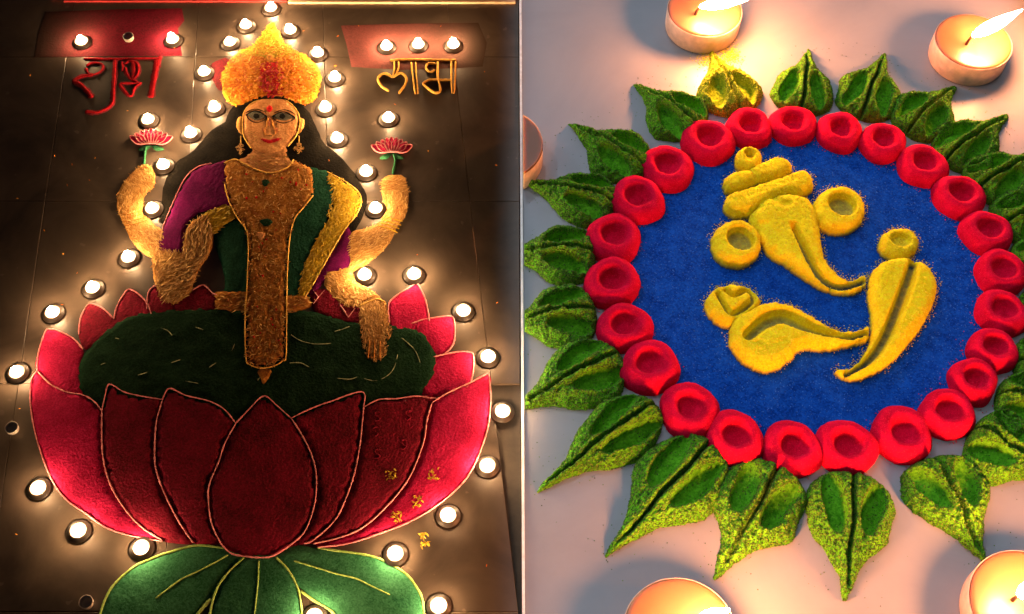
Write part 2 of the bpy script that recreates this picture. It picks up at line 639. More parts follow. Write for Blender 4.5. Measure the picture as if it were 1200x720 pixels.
# where the yellow is only a dusting the blue underneath comes through
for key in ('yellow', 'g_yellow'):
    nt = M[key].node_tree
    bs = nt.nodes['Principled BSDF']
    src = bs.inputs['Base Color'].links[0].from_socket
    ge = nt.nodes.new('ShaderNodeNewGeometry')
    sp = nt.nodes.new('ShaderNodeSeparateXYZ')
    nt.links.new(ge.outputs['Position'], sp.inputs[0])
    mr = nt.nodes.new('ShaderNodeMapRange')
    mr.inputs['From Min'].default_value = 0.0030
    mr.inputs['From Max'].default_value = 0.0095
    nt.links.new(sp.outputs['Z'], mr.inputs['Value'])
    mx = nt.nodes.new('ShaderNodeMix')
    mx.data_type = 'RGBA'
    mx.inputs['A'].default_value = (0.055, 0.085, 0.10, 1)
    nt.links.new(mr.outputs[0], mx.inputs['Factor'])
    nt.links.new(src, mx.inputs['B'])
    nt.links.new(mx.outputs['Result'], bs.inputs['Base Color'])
gl, gnt, gbs = nodes_of('clear_glass')
gbs.inputs['Transmission Weight'].default_value = 0.45
gbs.inputs['Base Color'].default_value = (0.72, 0.66, 0.60, 1)
gbs.inputs['Roughness'].default_value = 0.12
gbs.inputs['IOR'].default_value = 1.45
M['glass'] = gl

def fade_out(m, x_full, x_none, tone):
    nt = m.node_tree
    bs = nt.nodes['Principled BSDF']
    src = bs.inputs['Base Color'].links[0].from_socket
    ge = nt.nodes.new('ShaderNodeNewGeometry')
    sp = nt.nodes.new('ShaderNodeSeparateXYZ')
    nt.links.new(ge.outputs['Position'], sp.inputs[0])
    mr = nt.nodes.new('ShaderNodeMapRange')
    mr.inputs['From Min'].default_value = x_none
    mr.inputs['From Max'].default_value = x_full
    nt.links.new(sp.outputs['X'], mr.inputs['Value'])
    mx = nt.nodes.new('ShaderNodeMix')
    mx.data_type = 'RGBA'
    mx.inputs['A'].default_value = (*tone, 1)
    nt.links.new(mr.outputs[0], mx.inputs['Factor'])
    nt.links.new(src, mx.inputs['B'])
    nt.links.new(mx.outputs['Result'], bs.inputs['Base Color'])


# the sprinkled red fades into a tile tone towards one end
fade_out(M['fieldred'], P(150, 40)[0], P(40, 40)[0], (0.055, 0.036, 0.028))
fade_out(M['dullred'], P(425, 50)[0], P(560, 50)[0], (0.060, 0.040, 0.030))

# ------------------------------------------------------------------ the setting
EDGE_X = 0.0120                  # where the two floors meet
# dark tiled floor
bed = wobj('floor', [(-0.95, -0.75, -0.010), (0.0095, -0.75, -0.010), (0.0095, 0.95, -0.010), (-0.95, 0.95, -0.010),
                     (-0.95, -0.75, -0.004), (0.0095, -0.75, -0.004), (0.0095, 0.95, -0.004), (-0.95, 0.95, -0.004)],
           [(4, 5, 6, 7), (0, 1, 5, 4), (1, 2, 6, 5), (2, 3, 7, 6), (3, 0, 4, 7)], M['joint'], smooth=False, kind='structure')
bed['label'] = 'dark brown stone tiled floor under the lotus drawing'
ROWS = [-240, -95, 67, 236, 450, 717, 1080]


def colx(k, y):                   # joints across the floor, k = 0 is the one by the left petals
    x0 = 73 + (y - 100) * (-0.147)
    x3 = 535 + (y - 100) * 0.117
    return x0 + (x3 - x0) * k / 3


for r in range(len(ROWS) - 1):
    for k in range(-3, 4):
        q = []
        for (kk, yy) in ((k, ROWS[r + 1]), (k + 1, ROWS[r + 1]), (k + 1, ROWS[r]), (k, ROWS[r])):
            p = P(colx(kk, yy), yy)[:2]
            q.append(p)
        q = np.array(q)
        q[:, 0] = np.clip(q[:, 0], -0.949, 0.0088)
        q[:, 1] = np.clip(q[:, 1], -0.749, 0.949)
        if q[1, 0] - q[0, 0] < 0.006 or q[2, 0] - q[3, 0] < 0.004 or q[3, 1] - q[0, 1] < 0.01:
            continue
        c = q.mean(0)
        g = 0.00022
        q = q + np.sign(c - q) * g
        V, F = box_verts(q, -0.0045, rng.uniform(-0.0002, 0.0))
        wobj('tile', V, F, M['tile'], bed, smooth=False)

# pale floor on the other side
xs0, xs1 = 0.0136, 1.0
pf = wobj('pale_floor', [(xs0, -0.75, -0.01), (xs1, -0.75, -0.01), (xs1, 0.95, -0.01), (xs0, 0.95, -0.01),
                         (xs0, -0.75, 0), (xs1, -0.75, 0), (xs1, 0.95, 0), (xs0, 0.95, 0)],
          [(4, 5, 6, 7), (0, 1, 5, 4), (1, 2, 6, 5), (2, 3, 7, 6), (3, 0, 4, 7)], M['pale'], smooth=False, kind='structure')
pf['label'] = 'pale smooth floor under the powder medallion'
wobj('divider_strip', [(0.0103, -0.75, -0.01), (0.0133, -0.75, -0.01), (0.0133, 0.95, -0.01), (0.0103, 0.95, -0.01),
                       (0.0103, -0.75, 0.0015), (0.0133, -0.75, 0.0015), (0.0133, 0.95, 0.0015), (0.0103, 0.95, 0.0015)],
     [(4, 5, 6, 7), (0, 1, 5, 4), (1, 2, 6, 5), (2, 3, 7, 6), (3, 0, 4, 7)], M['white'], smooth=False,
     label='thin white strip dividing the dark tiled floor from the pale floor', cat='strip')

# mat at the head of the dark floor
mt = empty('door_mat', tuple(P(380, -20)), 'red mat with a cream edge lying across the head of the tiled floor', 'mat')
q = np.array([P(60, -1)[:2], P(606, -1)[:2], P(604, -70)[:2], P(80, -70)[:2]])
V, F = box_verts(q, 0.0, 0.005)
wobj('mat_body', V, F, M['matred'], mt, smooth=False)
q = np.array([P(338, 5)[:2], P(604, 5)[:2], P(604, 0)[:2], P(340, 0)[:2]])
V, F = box_verts(q, 0.0, 0.004)
wobj('mat_edge', V, F, M['cream'], mt, smooth=False)
q = np.array([P(75, 3)[:2], P(336, 3)[:2], P(336, 0)[:2], P(75, 0)[:2]])
V, F = box_verts(q, 0.0, 0.003)
wobj('mat_edge', V, F, M['matred'], mt, smooth=False)

# ------------------------------------------------------------------ red powder fields behind the two words
patch('powder_field', [(52, 14), (120, 11), (213, 10), (216, 24), (208, 34), (213, 66), (120, 66), (40, 67), (44, 40)], M['fieldred'],
      H=0.0004, edge=0.003, step=0.006, smooth=False, amp=0.0001,
      label='dark red powder field behind two tea lights above the red word', cat='powder')
patch('powder_field', [(400, 30), (480, 27), (560, 27), (570, 50), (566, 78), (536, 80), (470, 82), (412, 78), (406, 52)], M['dullred'],
      H=0.0004, edge=0.003, step=0.006, smooth=False, amp=0.0001,
      label='dull red powder field behind three tea lights above the gold word', cat='powder')
patch('powder_smear', [(246, 78), (256, 70), (268, 70), (268, 98), (258, 106), (250, 96)], M['maroon'], H=0.001, edge=0.003, step=0.004,
      label='small smear of red powder beside the orange crown', cat='powder')

# ------------------------------------------------------------------ lotus seat
lotus = empty('lotus_rangoli', tuple(P(305, 520)), 'large red lotus of powder with pink outlined petals and dark green seat', 'rangoli')
BACK = [
    [(43, 434), (45, 412), (53, 388), (60, 386), (67, 387), (85, 396), (97, 409), (96, 425), (96, 440), (100, 462), (60, 458)],
    [(92, 392), (94, 373), (102, 358), (108, 356), (120, 361), (132, 372), (140, 380), (122, 398), (100, 410)],
    [(133, 374), (137, 358), (147, 342), (153, 339), (163, 345), (172, 355), (178, 370), (142, 384)],
    [(172, 362), (173, 345), (178, 337), (186, 336), (200, 346), (204, 366), (176, 372)],
    [(205, 350), (225, 340), (238, 334), (250, 344), (257, 346), (252, 366), (205, 370)],
    [(364, 346), (372, 338), (385, 340), (396, 350), (410, 358), (424, 362), (424, 381), (406, 379), (380, 371), (366, 362)],
    [(456, 378), (455, 358), (462, 348), (478, 338), (488, 332), (493, 338), (499, 352), (502, 367), (503, 376), (484, 390), (457, 388)],
    [(482, 379), (498, 374), (517, 371), (530, 371), (533, 383), (532, 400), (526, 410), (517, 417), (504, 412), (490, 395)],
    [(508, 418), (536, 412), (552, 413), (555, 419), (554, 438), (547, 454), (522, 464), (494, 462), (500, 436)],
]
for i, b in enumerate(BACK):
    p = patch('petal', b, M['pink'] if i in (0, 6, 7, 8) else M['red'], lotus, H=0.0018, edge=0.004, step=0.004)
    t = {0: b[0:7], 1: b[0:6], 2: b[0:7], 3: b[0:5], 4: b[1:5], 5: None, 6: b[0:9], 7: b[0:8], 8: b[0:7]}[i]
    if t:
        ridge('petal_outline', t, M['pinkline'], p, z=0.0014, w=0.0008, h=0.0010, jit=0.4)
ridge('zigzag', [(367, 340), (373, 348), (367, 356)], M['pinkline'], lotus, z=0.0018, w=0.0007, smooth=False)
ridge('zigzag', [(380, 340), (373, 348)], M['pinkline'], lotus, z=0.0018, w=0.0007, smooth=False)
ridge('zigzag', [(397, 355), (404, 365), (408, 372), (416, 361)], M['pinkline'], lotus, z=0.0018, w=0.0007, smooth=False)

SEAT = [(89, 437), (92, 424), (103, 407), (124, 385), (150, 370), (181, 363), (230, 360), (290, 361), (340, 362), (380, 367), (420, 377), (460, 380),
        (481, 383), (497, 389), (508, 402), (513, 424), (508, 446), (492, 463), (460, 476), (430, 482), (390, 490), (340, 500), (300, 500),
        (272, 502), (230, 480), (180, 476), (120, 482), (98, 464), (90, 455)]
seat = patch('seat', SEAT, M['seat'], lotus, H=0.0026, edge=0.005, step=0.005, amp=0.0006, ascale=0.008)
for a in ([(135, 396), (140, 397)], [(186, 384), (196, 387), (203, 395)], [(228, 383), (238, 386)], [(118, 427), (123, 425)], [(200, 425), (212, 421)],
          [(341, 392), (352, 399), (370, 403), (388, 402)], [(392, 388), (400, 386), (410, 382)], [(338, 425), (352, 425), (362, 430)],
          [(245, 430), (253, 425)], [(395, 443), (410, 444), (420, 441)], [(425, 443), (440, 446), (454, 440), (462, 430), (466, 415)],
          [(271, 412), (276, 400)], [(160, 440), (172, 436)], [(470, 395), (486, 410), (494, 430)], [(300, 448), (306, 440)], [(215, 446), (232, 449)]):
    ridge('fold_line', a, M['paleline'], seat, z=0.0024, w=0.0005, h=0.0007, step=3)

L3 = [(43, 434), (36, 446), (35, 471), (39, 500), (48, 532), (62, 565), (78, 586), (101, 602), (124, 618), (155, 628), (190, 634)]
L32 = [(119, 481), (119, 515), (121, 540), (129, 568), (145, 595), (165, 617), (190, 633)]
L21 = [(190, 469), (183, 494), (181, 525), (182, 547), (189, 570), (201, 596), (213, 617), (226, 636)]
L1C = [(276, 496), (263, 520), (256, 541), (245, 568), (244, 588), (248, 614), (258, 636)]
CR1 = [(341, 490), (351, 505), (363, 528), (370, 552), (370, 580), (366, 600), (356, 624), (338, 640)]
R12 = [(426, 477), (424, 499), (421, 525), (415, 555), (404, 587), (391, 611), (368, 632), (356, 637)]
R23 = [(506, 472), (500, 493), (497, 515), (487, 544), (476, 565), (457, 589), (428, 616), (400, 629), (367, 637)]
R3 = [(573, 437), (575, 467), (572, 499), (563, 528), (553, 550), (537, 571), (508, 595), (476, 613), (439, 627), (407, 637), (372, 641)]
T3 = [(43, 434), (59, 450), (78, 459), (98, 463), (111, 471), (119, 481)]
T2 = [(119, 481), (123, 463), (128, 450), (145, 459), (165, 464), (190, 468)]
T1 = [(190, 469), (198, 455), (217, 463), (245, 470), (263, 480), (276, 496)]
TC = [(276, 496), (292, 479), (309, 464), (324, 475), (341, 490)]
U1 = [(341, 490), (361, 480), (385, 471), (424, 459), (426, 477)]
U2 = [(426, 477), (444, 468), (465, 467), (487, 464), (506, 466), (513, 467)]
U3 = [(506, 472), (513, 467), (527, 459), (551, 448), (573, 437)]
BOT = [(258, 636), (270, 648), (289, 652), (310, 653), (322, 650), (338, 640)]
FRONT = [
    (T3 + L32[1:] + L3[::-1][1:-1], 1),
    (T2 + L21[1:] + [(205, 636)] + L32[::-1][:-1], 0),
    (T1 + L1C[1:] + [(240, 638)] + L21[::-1][:-1], 0),
    (TC + CR1[1:] + BOT[::-1][1:] + L1C[::-1][1:-1], 0),
    (U1 + R12[1:] + CR1[::-1][:-1], 0),
    (U2 + [(506, 472)] + R23[1:] + R12[::-1][:-1], 0),
    (U3 + R3[1:] + R23[::-1][:-1], 1),
]
PET = []
for k, (f, pk) in enumerate(FRONT):
    p = patch('petal', f, M['pink'] if pk else M['red'], lotus, H=0.0034 + 0.0001 * (k % 3), edge=0.0016, step=0.005, amp=0.0004)
    PET.append(p)
for k, ln in ((0, L3), (0, T3), (0, L32), (1, T2), (1, L21), (2, T1), (2, L1C), (3, TC), (3, CR1), (3, BOT), (4, U1), (4, R12), (5, U2), (5, R23), (6, U3), (6, R3)):
    ridge('petal_outline', ln, M['pinkline'], PET[k], z=0.0026, w=0.00075, h=0.0013, jit=0.4)
for (cx, cy) in ((442, 487), (478, 486), (473, 520), (442, 531), (440, 505)):
    s = [(cx + 4, cy - 4), (cx, cy - 5), (cx - 3, cy - 2), (cx, cy + 1), (cx + 3, cy + 3), (cx, cy + 6), (cx - 4, cy + 4)]
    ridge('curl', s, M['red'], PET[5], z=0.0034, w=0.0008, h=0.0012)
for (cx, cy, k) in ((508, 555, 6), (490, 588, 6), (464, 606, 6), (458, 556, 5)):
    flakes('gold_dot', [(cx - 6, cy - 7), (cx + 6, cy - 7), (cx + 6, cy + 7), (cx - 6, cy + 7)], 26, M['f_sari'], PET[k], z=0.0037, length=0.003, width=0.0012, lift=0.0005)

# ------------------------------------------------------------------ lotus leaf
leaf = empty('lotus_leaf', tuple(P(305, 690)), 'green powder lotus leaf in three lobes with light veins under the lotus', 'rangoli')
lob = patch('lobe', [(117, 722), (124, 700), (134, 684), (157, 664), (181, 653), (198, 647), (230, 639), (262, 641), (287, 652), (266, 672), (253, 692), (246, 704), (228, 722),
                     (205, 748), (160, 764), (112, 752)], M['leafg'], leaf, H=0.0022, edge=0.003, step=0.005)
ridge('lobe_outline', [(112, 750), (117, 720), (124, 700), (134, 684), (157, 664), (181, 653), (198, 647), (230, 639), (262, 642)], M['leafline'], lob, z=0.0014, w=0.0012)
ridge('vein', [(267, 650), (250, 660), (230, 670), (210, 680), (182, 701)], M['leafline'], lob, z=0.0020, w=0.0008)
ridge('lobe_outline', [(247, 702), (236, 714), (226, 726)], M['leafline'], lob, z=0.0014, w=0.0020)
lob = patch('lobe', [(287, 650), (266, 672), (253, 692), (245, 718), (243, 745), (262, 772), (300, 780), (338, 772), (357, 745), (353, 720), (349, 692), (338, 667), (325, 650)],
            M['leafg'], leaf, H=0.0026, edge=0.003, step=0.005)
ridge('lobe_outline', [(286, 653), (266, 672), (253, 692), (246, 718), (244, 742)], M['leafline'], lob, z=0.0018, w=0.0011)
ridge('lobe_outline', [(323, 653), (337, 667), (347, 685), (351, 698), (354, 720), (357, 742)], M['leafline'], lob, z=0.0018, w=0.0011)
ridge('vein', [(303, 657), (302, 683), (298, 720), (296, 745)], M['leafline'], lob, z=0.0024, w=0.0008)
lob = patch('lobe', [(325, 650), (338, 666), (348, 685), (358, 696), (373, 707), (390, 718), (404, 740), (440, 758), (485, 755), (498, 730), (495, 703), (488, 688), (475, 672), (450, 657), (428, 650),
                     (400, 646), (380, 643), (345, 640)], M['leafg'], leaf, H=0.0022, edge=0.003, step=0.005)
ridge('lobe_outline', [(372, 642), (400, 646), (428, 650), (450, 657), (475, 672), (488, 688), (495, 703), (497, 728)], M['leafline'], lob, z=0.0014, w=0.0012)
ridge('lobe_outline', [(352, 692), (360, 698), (373, 707), (390, 718), (402, 738)], M['leafline'], lob, z=0.0014, w=0.0013)
ridge('vein', [(344, 657), (367, 664), (393, 672), (417, 678), (438, 688), (457, 697)], M['leafline'], lob, z=0.0020, w=0.0008)

# ------------------------------------------------------------------ the seated figure
fig = empty('goddess_rangoli', tuple(P(312, 260)), 'crowned four armed goddess figure of coloured powder and shredded petals seated on the lotus', 'rangoli')
hair = patch('hair', [(300, 112), (272, 125), (264, 143), (251, 149), (240, 160), (224, 178), (207, 189), (196, 206), (190, 225), (190, 248), (189, 262), (250, 262), (330, 262), (400, 262),
                      (411, 275), (424, 256), (430, 238), (427, 222), (408, 193), (393, 178), (379, 166), (372, 152), (365, 136), (353, 122), (340, 112), (320, 108)], M['hair'], fig,
             H=0.0016, edge=0.003, step=0.005)
RA = [(168, 192), (160, 198), (146, 212), (138, 226), (137, 243), (145, 263), (157, 286), (178, 302), (188, 290), (192, 272), (179, 262), (170, 250), (167, 236), (172, 226), (180, 218), (181, 203), (176, 194)]
a = patch('raised_arm', RA, M['skin'], fig, H=0.0026, edge=0.005, step=0.0045)
flakes('straw', RA, 1050, M['f_skin'], a, z=0.0024, length=0.0075, width=0.0009, direction=lambda x, y: 2.3 if y < 220 else (1.57 if y < 250 else -0.9), spread=0.45, kind='stuff')
for k in range(4):
    ridge('bangle', [(141 + k * 1.2, 250 + 4.5 * k), (152 + k, 250 + 4.2 * k), (166 + k * 2, 245 + 4.2 * k)], M['bib'], a, z=0.0030, w=0.0006, h=0.0012)
RB = [(447, 212), (455, 205), (471, 205), (477, 215), (479, 233), (475, 252), (467, 262), (462, 274), (453, 289), (437, 304), (423, 313), (410, 315), (410, 275), (428, 267), (443, 261), (451, 250), (448, 230)]
a = patch('raised_arm', RB, M['skin'], fig, H=0.0026, edge=0.005, step=0.0045)
flakes('straw', RB, 975, M['f_skin'], a, z=0.0024, length=0.0075, width=0.0009, direction=lambda x, y: (0.1 if y < 225 else 1.45) if y < 258 else 0.62, spread=0.4, kind='stuff')
for k in range(4):
    ridge('bangle', [(443 + k * 3, 264 - k * 3.5), (455 + k * 2, 267 - k * 3.6), (466 + k * 2, 272 - k * 4.5)], M['sari'], a, z=0.0030, w=0.0008, h=0.0014)

patch('blouse', [(252, 272), (277, 256), (292, 266), (296, 300), (296, 346), (262, 346), (263, 337), (260, 313), (252, 288)], M['blouse'], fig, H=0.0024, edge=0.003, step=0.005)
patch('blouse', [(360, 196), (385, 200), (393, 215), (390, 247), (366, 292), (353, 340), (349, 350), (330, 350), (332, 281), (338, 255), (360, 228)], M['blouse'], fig, H=0.0024, edge=0.003, step=0.005)
WB = [(253, 342), (296, 342), (296, 367), (270, 366), (252, 361)]
a = patch('waistband', WB, M['bib'], fig, H=0.0030, edge=0.003, step=0.005)
flakes('strips', WB, 90, M['f_bib'], a, z=0.0028, length=0.006, width=0.001, direction=0.1, spread=0.5, kind='stuff')
WB = [(328, 344), (362, 347), (365, 358), (345, 366), (328, 368)]
a = patch('waistband', WB, M['bib'], fig, H=0.0030, edge=0.003, step=0.005)
flakes('strips', WB, 80, M['f_bib'], a, z=0.0028, length=0.006, width=0.001, direction=0.1, spread=0.5, kind='stuff')

PU = [(266, 188), (248, 191), (232, 195), (217, 208), (204, 234), (191, 265), (184, 290), (200, 298), (216, 296), (217, 268), (232, 252), (252, 246), (274, 242), (270, 219)]
a = patch('sleeve', PU, M['purple'], fig, H=0.0030, edge=0.004, step=0.0045)
ridge('sleeve_edge', PU[1:7], M['pinkline'], a, z=0.0018, w=0.0006, h=0.0014)
PU2 = [(410, 263), (413, 285), (412, 305), (402, 317), (388, 322), (374, 337), (366, 347), (360, 340), (378, 310), (394, 288), (403, 270)]
patch('sleeve', PU2, M['purple'], fig, H=0.0028, edge=0.004, step=0.0045)
SY = [(383, 201), (404, 212), (420, 225), (423, 237), (417, 252), (404, 268), (388, 295), (369, 329), (357, 348), (349, 345), (353, 319), (367, 287), (383, 257), (389, 228)]
a = patch('sash', SY, M['sari'], fig, H=0.0034, edge=0.004, step=0.0045)
flakes('strips', SY, 620, M['f_sari'], a, z=0.0030, length=0.006, width=0.0012, direction=1.0, spread=0.5, kind='stuff')
ridge('sash_edge', SY[:2] + SY[2:9], M['gold'], a, z=0.0020, w=0.0008, h=0.0016)
YB = [(235, 252), (253, 243), (268, 238), (277, 254), (264, 263), (251, 274), (241, 268)]
a = patch('sash', YB, M['sari'], fig, H=0.0033, edge=0.004, step=0.0045)
flakes('strips', YB, 160, M['f_sari'], a, z=0.0030, length=0.006, width=0.0012, direction=0.4, spread=0.4, kind='stuff')
LA = [(222, 262), (232, 253), (243, 253), (249, 272), (247, 293), (234, 313), (228, 327), (221, 345), (205, 356), (191, 353), (181, 330), (178, 307), (183, 291), (200, 294), (214, 294), (216, 274)]
a = patch('lowered_arm', LA, M['skin'], fig, H=0.0036, edge=0.005, step=0.0045)
flakes('straw', LA, 1350, M['f_skin'], a, z=0.0033, length=0.0085, width=0.0009, direction=lambda x, y: 1.5 if y < 300 else (0.65 if x > 188 else 1.5), spread=0.4, lift=0.0012, kind='stuff')
LB = [(381, 319), (395, 315), (410, 314), (415, 325), (427, 335), (440, 342), (447, 350), (453, 355), (455, 373), (459, 390), (455, 398), (453, 413), (450, 421), (439, 422), (428, 414), (423, 390), (421, 371),
      (421, 359), (403, 357), (390, 347), (380, 333)]
a = patch('lowered_arm', LB, M['skin'], fig, H=0.0036, edge=0.005, step=0.0045)
flakes('straw', LB, 1140, M['f_skin'], a, z=0.0033, length=0.006, width=0.0009, direction=lambda x, y: -0.5 if y < 352 else 1.57, spread=0.55, kind='stuff')
for (x0, x1) in ((433, 431), (439, 438), (445, 445)):
    ridge('finger_line', [(x0, 398), (x1, 419)], M['bib'], a, z=0.0040, w=0.0006, h=0.0010)
ridge('bangle', [(421, 358), (432, 353), (442, 350), (452, 354)], M['gold'], a, z=0.0034, w=0.0009, h=0.0018)
ridge('bangle', [(423, 353), (432, 349), (441, 345)], M['bib'], a, z=0.0034, w=0.0007, h=0.0016)

neck = patch('neck', [(296, 168), (294, 177), (284, 184), (272, 190), (280, 204), (318, 214), (350, 204), (348, 190), (338, 183), (334, 168)], M['face'], fig, H=0.0028, edge=0.003, step=0.004)
flakes('strips', [(294, 180), (280, 190), (285, 202), (318, 210), (345, 200), (342, 188), (336, 180)], 160, M['f_skin'], neck, z=0.0027, length=0.006, width=0.001, direction=0.0, spread=0.35, kind='stuff')
BIB = [(262, 190), (275, 186), (284, 190), (300, 198), (318, 202), (336, 196), (344, 186), (352, 190), (367, 199), (367, 228), (355, 243), (345, 256), (339, 281), (336, 329), (335, 413), (331, 422), (322, 428),
       (307, 431), (293, 427), (288, 418), (287, 370), (289, 340), (291, 287), (288, 268), (277, 253), (267, 232), (263, 215)]
bib = patch('garland', BIB, M['bib'], fig, H=0.0042, edge=0.004, step=0.0045, amp=0.0005)
flakes('strips', BIB, 1900, M['f_bib'], bib, z=0.0038, length=0.0050, width=0.0009, kind='stuff')
ridge('garland_edge', BIB[9:28], M['gold'], bib, z=0.0028, w=0.0008, h=0.0020)
ridge('garland_edge', BIB[0:3] + [(300, 198), (318, 202), (336, 196), (344, 186)], M['gold'], bib, z=0.0034, w=0.0008, h=0.0018)
patch('pendant', [(304, 260), (309, 257), (317, 257), (321, 261), (317, 266), (309, 266)], M['seat'], bib, z0=0.0032, zbase=0.003, H=0.002, edge=0.002, step=0.002)
patch('pendant', [(306, 213), (310, 210), (315, 211), (317, 216), (312, 220), (307, 218)], M['seat'], bib, z0=0.0032, zbase=0.003, H=0.002, edge=0.002, step=0.002)
patch('pendant', [(299, 274), (306, 272), (312, 275), (308, 282), (302, 281)], M['face'], bib, z0=0.0032, zbase=0.003, H=0.002, edge=0.002, step=0.002)
for _ in range(34):
    x, y = rng.uniform(272, 360), rng.uniform(200, 236)
    if _ > 14:
        x, y = rng.uniform(294, 330), rng.uniform(240, 415)
    patch('bead', [(x - 2.4, y), (x, y - 2.4), (x + 2.4, y), (x, y + 2.4)], M['scarlet'], bib, z0=0.0036, zbase=0.003, H=0.0018, edge=0.002, step=0.002)
TL = [(299, 432), (320, 432), (317, 446), (309, 456), (303, 446)]
a = patch('tassel', TL, M['bib'], bib, H=0.0036, edge=0.003, step=0.004)

# head
face = patch('face', [(304, 116), (292, 122), (285, 133), (284, 153), (288, 164), (294, 173), (305, 179), (318, 181), (328, 178), (337, 171), (347, 158), (351, 144), (349, 131), (341, 121), (333, 116), (318, 114)],
             M['face'], fig, H=0.0044, edge=0.0032, step=0.0032, amp=0.0003)
flakes('strips', [(291, 152), (292, 163), (298, 171), (303, 170), (302, 160), (306, 155)], 30, M['f_skin'], face, z=0.0042, length=0.004, width=0.0009, lift=0.0006, kind='stuff')
ridge('face_outline', [(304, 116), (292, 122), (285, 133), (284, 153), (288, 164), (294, 173)], M['gold'], face, z=0.0034, w=0.0007, h=0.0014)
ridge('face_outline', [(333, 116), (341, 121), (349, 131), (351, 144), (347, 158), (337, 171)], M['gold'], face, z=0.0034, w=0.0007, h=0.0014)
EZ = 0.0046
for sgn, cx, E in ((-1, 300.5, [(289, 134.5), (295, 131.5), (302, 131), (312, 136), (308, 140.5), (300, 142.5), (293, 140)]),
                   (1, 331, [(320, 136), (329, 132), (337, 133), (345, 137.5), (339, 141.5), (331, 143), (324, 141)])):
    eye = patch('eye', E, M['eyewhite'], face, z0=0.0030, zbase=0.003, H=0.0022, edge=0.003, step=0.0018, amp=0.0001)
    patch('iris', [(cx - 4.6, 137), (cx - 2, 133.6), (cx + 2, 133.6), (cx + 4.6, 137), (cx + 2, 140.6), (cx - 2, 140.6)], M['black'], eye, z0=0.0036, zbase=0.003, H=0.0024, edge=0.002, step=0.0016, amp=0.0001)
    ridge('eye_outline', E, M['black'], eye, z=0.0042, w=0.0008, h=0.0010, closed=True)
    ridge('eyelid', [(E[0][0] - 2, E[0][1]), (E[1][0], E[1][1] - 1.5), (E[2][0], E[2][1] - 1.5), (E[3][0] + 1, E[3][1])], M['black'], eye, z=0.0042, w=0.0012, h=0.0012)
ridge('eyebrow', [(288, 131), (294, 127.5), (302, 127), (311, 130.5)], M['hair'], face, z=EZ, w=0.0006, h=0.0009)
ridge('eyebrow', [(321, 131), (331, 127.5), (339, 129), (346, 133)], M['hair'], face, z=EZ, w=0.0006, h=0.0009)
patch('forehead_dot', [(312, 127), (316, 123.5), (320, 127), (319, 131), (316, 133), (312, 131)], M['scarlet'], face, z0=0.0036, zbase=0.003, H=0.0024, edge=0.002, step=0.0018)
nose = ridge('nose', [(314, 137), (312, 147), (309, 153), (311, 157), (316, 158), (321, 157), (323, 153), (320, 147), (318, 138)], M['bib'], face, z=EZ - 0.0006, w=0.0009, h=0.0012)
for q in ([(306, 153), (310, 150), (312, 155), (308, 158)], [(320, 153), (324, 150), (328, 155), (323, 158)], [(313, 138), (318, 137), (319, 149), (313, 149)]):
    patch('nose_tint', q, M['cheek'], face, z0=0.0036, zbase=0.003, H=0.0012, edge=0.002, step=0.002)  # reddish powder marks drawn on the nose
patch('mouth', [(303, 162.5), (311, 162.5), (316.5, 164), (322, 162.5), (331, 162.5), (324, 167.5), (316, 169), (309, 167.5)], M['wordred'], face, z0=0.0034, zbase=0.003, H=0.0024, edge=0.0025, step=0.002)
for pts, bx, side in (([(284, 136), (278, 138), (276, 145), (279, 155), (285, 158)], 282, 0), ([(350, 137), (356, 138), (358, 145), (354, 154), (348, 158)], 350, 1)):
    e = patch('ear', pts, M['skin'], fig, H=0.0040, edge=0.003, step=0.003)
    er = ridge('earring', [(bx, 158), (bx, 168)], M['gold'], e, z=0.0028, w=0.0008, h=0.0012)
    flakes('earring_drop', [(bx - 6, 173), (bx, 166), (bx + 6, 173), (bx, 180)], 40, M['f_skin'], e, z=0.0030, length=0.004, width=0.0014, lift=0.001)

CR = [(320, 24), (325, 35), (331, 47), (343, 56), (360, 65), (372, 77), (376, 92), (373, 106), (367, 117), (357, 121), (347, 119), (333, 113), (316, 111), (300, 115), (287, 121), (275, 123), (265, 116), (260, 104),
      (259, 89), (267, 71), (281, 59), (297, 51), (308, 37), (315, 27)]
crown = patch('crown', CR, M['crown'], fig, H=0.0042, edge=0.006, step=0.0045, amp=0.0006)
flakes('marigold_petals', [(343, 57), (360, 65), (372, 77), (376, 92), (373, 106), (367, 117), (357, 121), (347, 119), (333, 113), (316, 111), (300, 115), (287, 121), (275, 123), (265, 116), (260, 104), (259, 89),
                           (267, 71), (281, 60)], 1700, M['f_crown'], crown, z=0.0040, length=0.0058, width=0.0022, lift=0.0009, kind='stuff')
UC = [(320, 24), (325, 35), (331, 47), (343, 56), (338, 64), (318, 66), (296, 64), (279, 60), (297, 51), (308, 37), (315, 27)]
flakes('yellow_petals', UC, 520, M['f_crowny'], crown, z=0.0044, length=0.0066, width=0.0016, lift=0.0010, kind='stuff')
RC = [(308, 76), (318, 73), (327, 77), (328, 108), (318, 111), (307, 109)]
a = patch('crown_jewel', RC, M['scarlet'], crown, z0=0.0035, zbase=0.003, H=0.0014, edge=0.004, step=0.003)
flakes('rose_petals', [(304, 74), (318, 70), (331, 75), (331, 110), (318, 113), (304, 111)], 130, M['f_red'], a, z=0.0048, length=0.0052, width=0.002, lift=0.0015, kind='stuff')
patch('crown_knot', [(311, 66), (317, 63), (322, 67), (321, 73), (314, 74)], M['bib'], crown, z0=0.0035, zbase=0.003, H=0.004, edge=0.004, step=0.003)
ridge('hair_band', [(275, 124), (287, 122), (300, 116), (316, 112.5), (333, 114.5), (347, 120.5), (357, 123)], M['black'], fig, z=0.0030, w=0.0016, h=0.0018)


